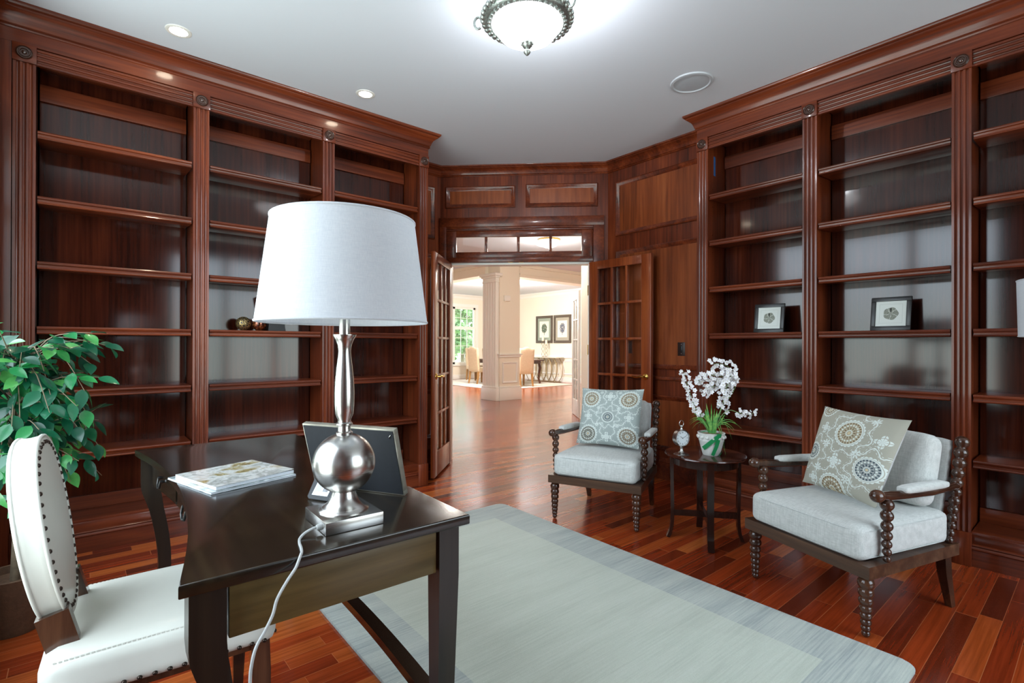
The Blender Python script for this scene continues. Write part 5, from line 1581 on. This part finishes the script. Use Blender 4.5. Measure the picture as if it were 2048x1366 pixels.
def candle_stand(y, zt, label, lab2):
    t = thing('candle_holder', label, 'candle holder', (12.04, y, 0.826), 0, 'candle holders on the console')
    h = zt - 0.826
    n = 3
    for a in (0, pi / 2):
        for s in (-1, 1):
            P = [(s * 0.055 * abs(sin(pi * q / 8 * n * 0.5)) * cos(a), s * 0.055 * abs(sin(pi * q / 8 * n * 0.5)) * sin(a), h * q / 24 * 1.0) for q in range(25)]
            P = [(s * 0.06 * sin(pi * (q % 8) / 8) * cos(a), s * 0.06 * sin(pi * (q % 8) / 8) * sin(a), 0.004 + (h - 0.008) * q / 24) for q in range(25)]
            MB().tube(P, 0.006, 6).build('wire_frame', M_gold, t, smooth=60)
    MB().lathe([(0, h - 0.008), (0.05, h - 0.008), (0.05, h), (0, h)], 20).build('cup', M_gold, t, smooth=40)
    MB().lathe([(0, 0.0), (0.055, 0.0), (0.055, 0.008), (0, 0.008)], 20).build('foot', M_gold, t, smooth=40)
    c = MB().lathe([(0, 0), (0.038, 0), (0.038, 0.155), (0.034, 0.16), (0.006, 0.156), (0, 0.156)], 24).build('candle', M_wax, smooth=40)
    c.location = (12.04, y, zt + 0.001)
    tag(c, lab2, 'candle', 'pillar candles on the console')
candle_stand(12.52, 1.370, 'taller gold wire candle holder on the console, under the gap between the prints', 'ivory pillar candle on the taller wire holder')
candle_stand(12.36, 1.245, 'shorter gold wire candle holder on the console beside the taller one', 'ivory pillar candle on the shorter wire holder')
# two tree prints
def tree_mat(name, seed, col_):
    g = NT(name)
    uv = g.coord('UV'); sp = g.n('SeparateXYZ'); g.set(sp, 0, uv)
    U, V = sp.outputs[0], sp.outputs[1]
    dx = g.math('SUBTRACT', U, 0.5); dy = g.math('MULTIPLY', g.math('SUBTRACT', V, 0.56), 0.95)
    r = g.math('SQRT', g.math('ADD', g.math('MULTIPLY', dx, dx), g.math('MULTIPLY', dy, dy)))
    nz = g.noise(g.mapping(uv, (11, 11, 1), (seed, 0, 0)), 1, 5, 0.7)
    cr = g.math('MULTIPLY', g.math('LESS_THAN', g.math('ADD', r, g.math('MULTIPLY', nz, 0.35)), 0.46), g.math('GREATER_THAN', nz, 0.42))
    tk = g.math('MULTIPLY', g.math('LESS_THAN', g.math('ABSOLUTE', dx), 0.022), g.math('MULTIPLY', g.math('GREATER_THAN', V, 0.14), g.math('LESS_THAN', V, 0.6)))
    col = g.mix(g.math('MAXIMUM', cr, tk), C(236, 228, 212), col_)
    return g.principled(Base_Color=col, Roughness=0.5)
def big_print(label, yc, zc, w, h, mat, matcol):
    t = thing('framed_print', label, 'framed print', (12.298, yc, zc), -pi / 2, 'tree prints in the dining room')
    m = MB(); b = 0.085
    for a in ((-w / 2, w / 2, -h / 2, -h / 2 + b), (-w / 2, w / 2, h / 2 - b, h / 2), (-w / 2, -w / 2 + b, -h / 2 + b, h / 2 - b), (w / 2 - b, w / 2, -h / 2 + b, h / 2 - b)):
        m.box(a[0], a[1], -0.035, 0, a[2], a[3], 0.006)
    m.build('frame', plain('carved_grey_brown_frame', C(84, 72, 60), 0.5, noise=0.25, nscale=60), t, smooth=30)
    MB().box(-w / 2 + b, w / 2 - b, -0.014, -0.004, -h / 2 + b, h / 2 - b).build('mat_board', matcol, t, smooth=0)
    iw, ih = w / 2 - b - 0.095, h / 2 - b - 0.105
    MB().surf(lambda u, v: Vector((-iw + 2 * iw * u, -0.0155, -ih + 2 * ih * v)), 1, 1, uv=True).build('print', mat, t, smooth=0)
big_print('framed green tree print on the dining room wall, nearer the corner', 12.71, 1.77, 0.82, 0.94, tree_mat('green_tree_print', 2.0, C(72, 88, 70)), plain('green_grey_mat', C(150, 160, 146), 0.7))
big_print('framed grey-blue tree print on the dining room wall, beside the white doors', 11.845, 1.77, 0.80, 0.94, tree_mat('blue_tree_print', 9.0, C(92, 98, 112)), plain('brown_grey_mat', C(164, 158, 142), 0.7))
# door chime on the pier
t = thing('door_chime', 'small white door chime box high on the white pier', 'chime', (7.20, 8.659, 2.255))
MB().box(-0.075, 0.085, -0.05, 0, -0.06, 0.06, 0.006).build('box', M_white, t, smooth=30)
MB().box(-0.075, -0.045, -0.055, -0.048, -0.075, -0.058, 0.003).build('clip', M_cream, t, smooth=30)
# hall bowl light
t = thing('hall_ceiling_lamp', 'glowing bowl ceiling lamp in the hall seen through the transom', 'ceiling lamp', (6.185, 6.288, 0))
MB().lathe([(0, 2.90), (0.06, 2.905), (0.12, 2.93), (0.16, 2.965), (0.18, 3.005), (0.185, 3.02)], 32).build('glass_bowl', emit('lit_hall_bowl', (1.0, 0.95, 0.86, 1), 9.0), t)
MB().lathe([(0.185, 3.018), (0.192, 3.018), (0.195, 3.03), (0.192, 3.049), (0.0, 3.049)], 32).build('rim', M_brass, t)
MB().lathe([(0, 2.875), (0.012, 2.885), (0.014, 2.895), (0.0, 2.90)], 16).build('finial', M_brass, t)

# outside the dining window
structure(MB().box(-10, 40, 15.8, 60, -0.6, -0.5).build('ground_lawn', plain('lawn_green', C(132, 158, 104), 0.95, noise=0.25, nscale=3), smooth=0))
random.seed(5)
M_fol = plain('tree_foliage', C(104, 132, 86), 0.8, noise=0.5, nscale=3.5)
def tree(x, y, h, R_, label):
    t = thing('garden_tree', label, 'tree', (x, y, -0.5), 0, 'garden trees outside the dining room window')
    MB().tube([(0, 0, 0), (0.05, 0, h * 0.5), (0, 0, h * 0.75)], [0.16, 0.12, 0.07], 10).build('trunk', M_bark, t, smooth=60)
    m = MB()
    for k in range(300):
        a, e = random.uniform(0, 2 * pi), random.uniform(-0.9, 1)
        q = random.random() ** 0.4 * R_
        c = Vector((q * cos(a) * sqrt(1 - e * e), q * sin(a) * sqrt(1 - e * e), h * 0.72 + q * e))
        n_ = Vector((random.gauss(0, 1), random.gauss(0, 1), random.gauss(0, 1))).normalized()
        M = Tr(*c) @ align(n_)
        s = R_ * random.uniform(0.10, 0.18)
        vs = [m._v(M @ Vector((s * cos(i), s * sin(i) * 0.7, s * 0.15 * cos(2 * i)))) for i in (0, 1.05, 2.1, 3.14, 4.2, 5.25)]
        m.bm.faces.new(vs)
    m.build('foliage', M_fol, t, smooth=0)
tree(14.2, 21.5, 2.9, 1.1, 'shrubby green tree outside the dining window, left of its mullion')
tree(16.1, 23.2, 2.6, 1.0, 'round low green tree outside the dining window, right of its mullion')
tree(17.6, 26.5, 5.6, 1.5, 'tall thin tree farther off outside the dining window')
tree(21.6, 30.5, 6.4, 1.8, 'tall tree at the back of the garden outside the dining window')

# ------------------------------------------------------------------ light, sky, camera
w = bpy.data.worlds.new('World'); scene.world = w; w.use_nodes = True
nt = w.node_tree; nt.nodes.clear()
bg = nt.nodes.new('ShaderNodeBackground'); wo = nt.nodes.new('ShaderNodeOutputWorld')
tc = nt.nodes.new('ShaderNodeTexCoord'); sx_ = nt.nodes.new('ShaderNodeSeparateXYZ'); rp = nt.nodes.new('ShaderNodeValToRGB')
nt.links.new(tc.outputs['Generated'], sx_.inputs[0]); nt.links.new(sx_.outputs[2], rp.inputs[0])
e = rp.color_ramp.elements
e[0].position = 0.0; e[0].color = (0.64, 0.73, 0.70, 1)
e[1].position = 0.12; e[1].color = (0.78, 0.92, 1.04, 1)
nt.links.new(rp.outputs[0], bg.inputs[0]); bg.inputs[1].default_value = SKY
nt.links.new(bg.outputs[0], wo.inputs[0])
def portal(name, loc, rot, sx, sy):
    l = bpy.data.lights.new(name, 'AREA'); l.shape = 'RECTANGLE'; l.size = sx; l.size_y = sy
    l.cycles.is_portal = True
    o = bpy.data.objects.new(name, l); COL.objects.link(o); o.location = loc; o.rotation_euler = rot
# portals just outside the window openings (area lights shine along local -z)
portal('portal_back', (1.595, YB - 0.11, 1.635), (-pi / 2, 0, pi), 2.55, 2.37)
portal('portal_side', (-0.48, 2.15, 1.635), (pi / 2, 0, -pi / 2), 2.6, 2.37)
portal('portal_dining', (2.3 + 7.965, 15.42, 1.57), (pi / 2, 0, pi), 1.93, 2.07)
portal('portal_added_window', (2.3 + 2.7, 15.42, 1.57), (pi / 2, 0, pi), 3.0, 2.07)
def point(name, loc, e_, col_, r=0.12):
    l = bpy.data.lights.new(name, 'POINT'); l.energy = e_; l.color = col_; l.shadow_soft_size = r
    o = bpy.data.objects.new(name, l); COL.objects.link(o); o.location = loc
point('hall_lamp_bulb', (6.185, 6.288, 2.70), HALL, (1.0, 0.94, 0.85), 0.10)
point('dining_fill_light', (8.87, 10.83, 2.45), DIN, (1.0, 0.95, 0.88), 0.2)  # added fill light hidden behind the pier, no chandelier hangs here
point('hall_fill_light', (4.35, 5.65, 2.5), 45.0, (1.0, 0.93, 0.83), 0.10)  # added fill light out of view, belongs to no hall fixture

cam = bpy.data.cameras.new('Camera')
cam.sensor_fit = 'HORIZONTAL'; cam.sensor_width = 36.0
cam.lens = 1017.7 / 2048 * 36.0
cam.shift_x = -0.07 / 2048; cam.shift_y = 6.2 / 2048
cam.clip_start = 0.02; cam.clip_end = 200
co = bpy.data.objects.new('Camera', cam); COL.objects.link(co)
yaw, pit, rol = radians(49.595), radians(0.094), radians(0.165)
F = Vector((cos(yaw) * cos(pit), sin(yaw) * cos(pit), sin(pit)))
Rr = Vector((sin(yaw), -cos(yaw), 0)); U = Rr.cross(F)
R2 = cos(rol) * Rr + sin(rol) * U; U2 = -sin(rol) * Rr + cos(rol) * U
B = -F
co.matrix_world = Matrix(((R2.x, U2.x, B.x, 0), (R2.y, U2.y, B.y, 0), (R2.z, U2.z, B.z, 1.213), (0, 0, 0, 1)))
scene.camera = co
vs = scene.view_settings
vs.view_transform = 'Standard'; vs.look = 'None'; vs.gamma = 1.0; vs.use_curve_mapping = False
vs.exposure = EXPO
scene.cycles.use_denoising = True
scene.cycles.max_bounces = 10; scene.cycles.diffuse_bounces = 5; scene.cycles.glossy_bounces = 4; scene.cycles.transparent_max_bounces = 12
scene.cycles.sample_clamp_indirect = 8.0
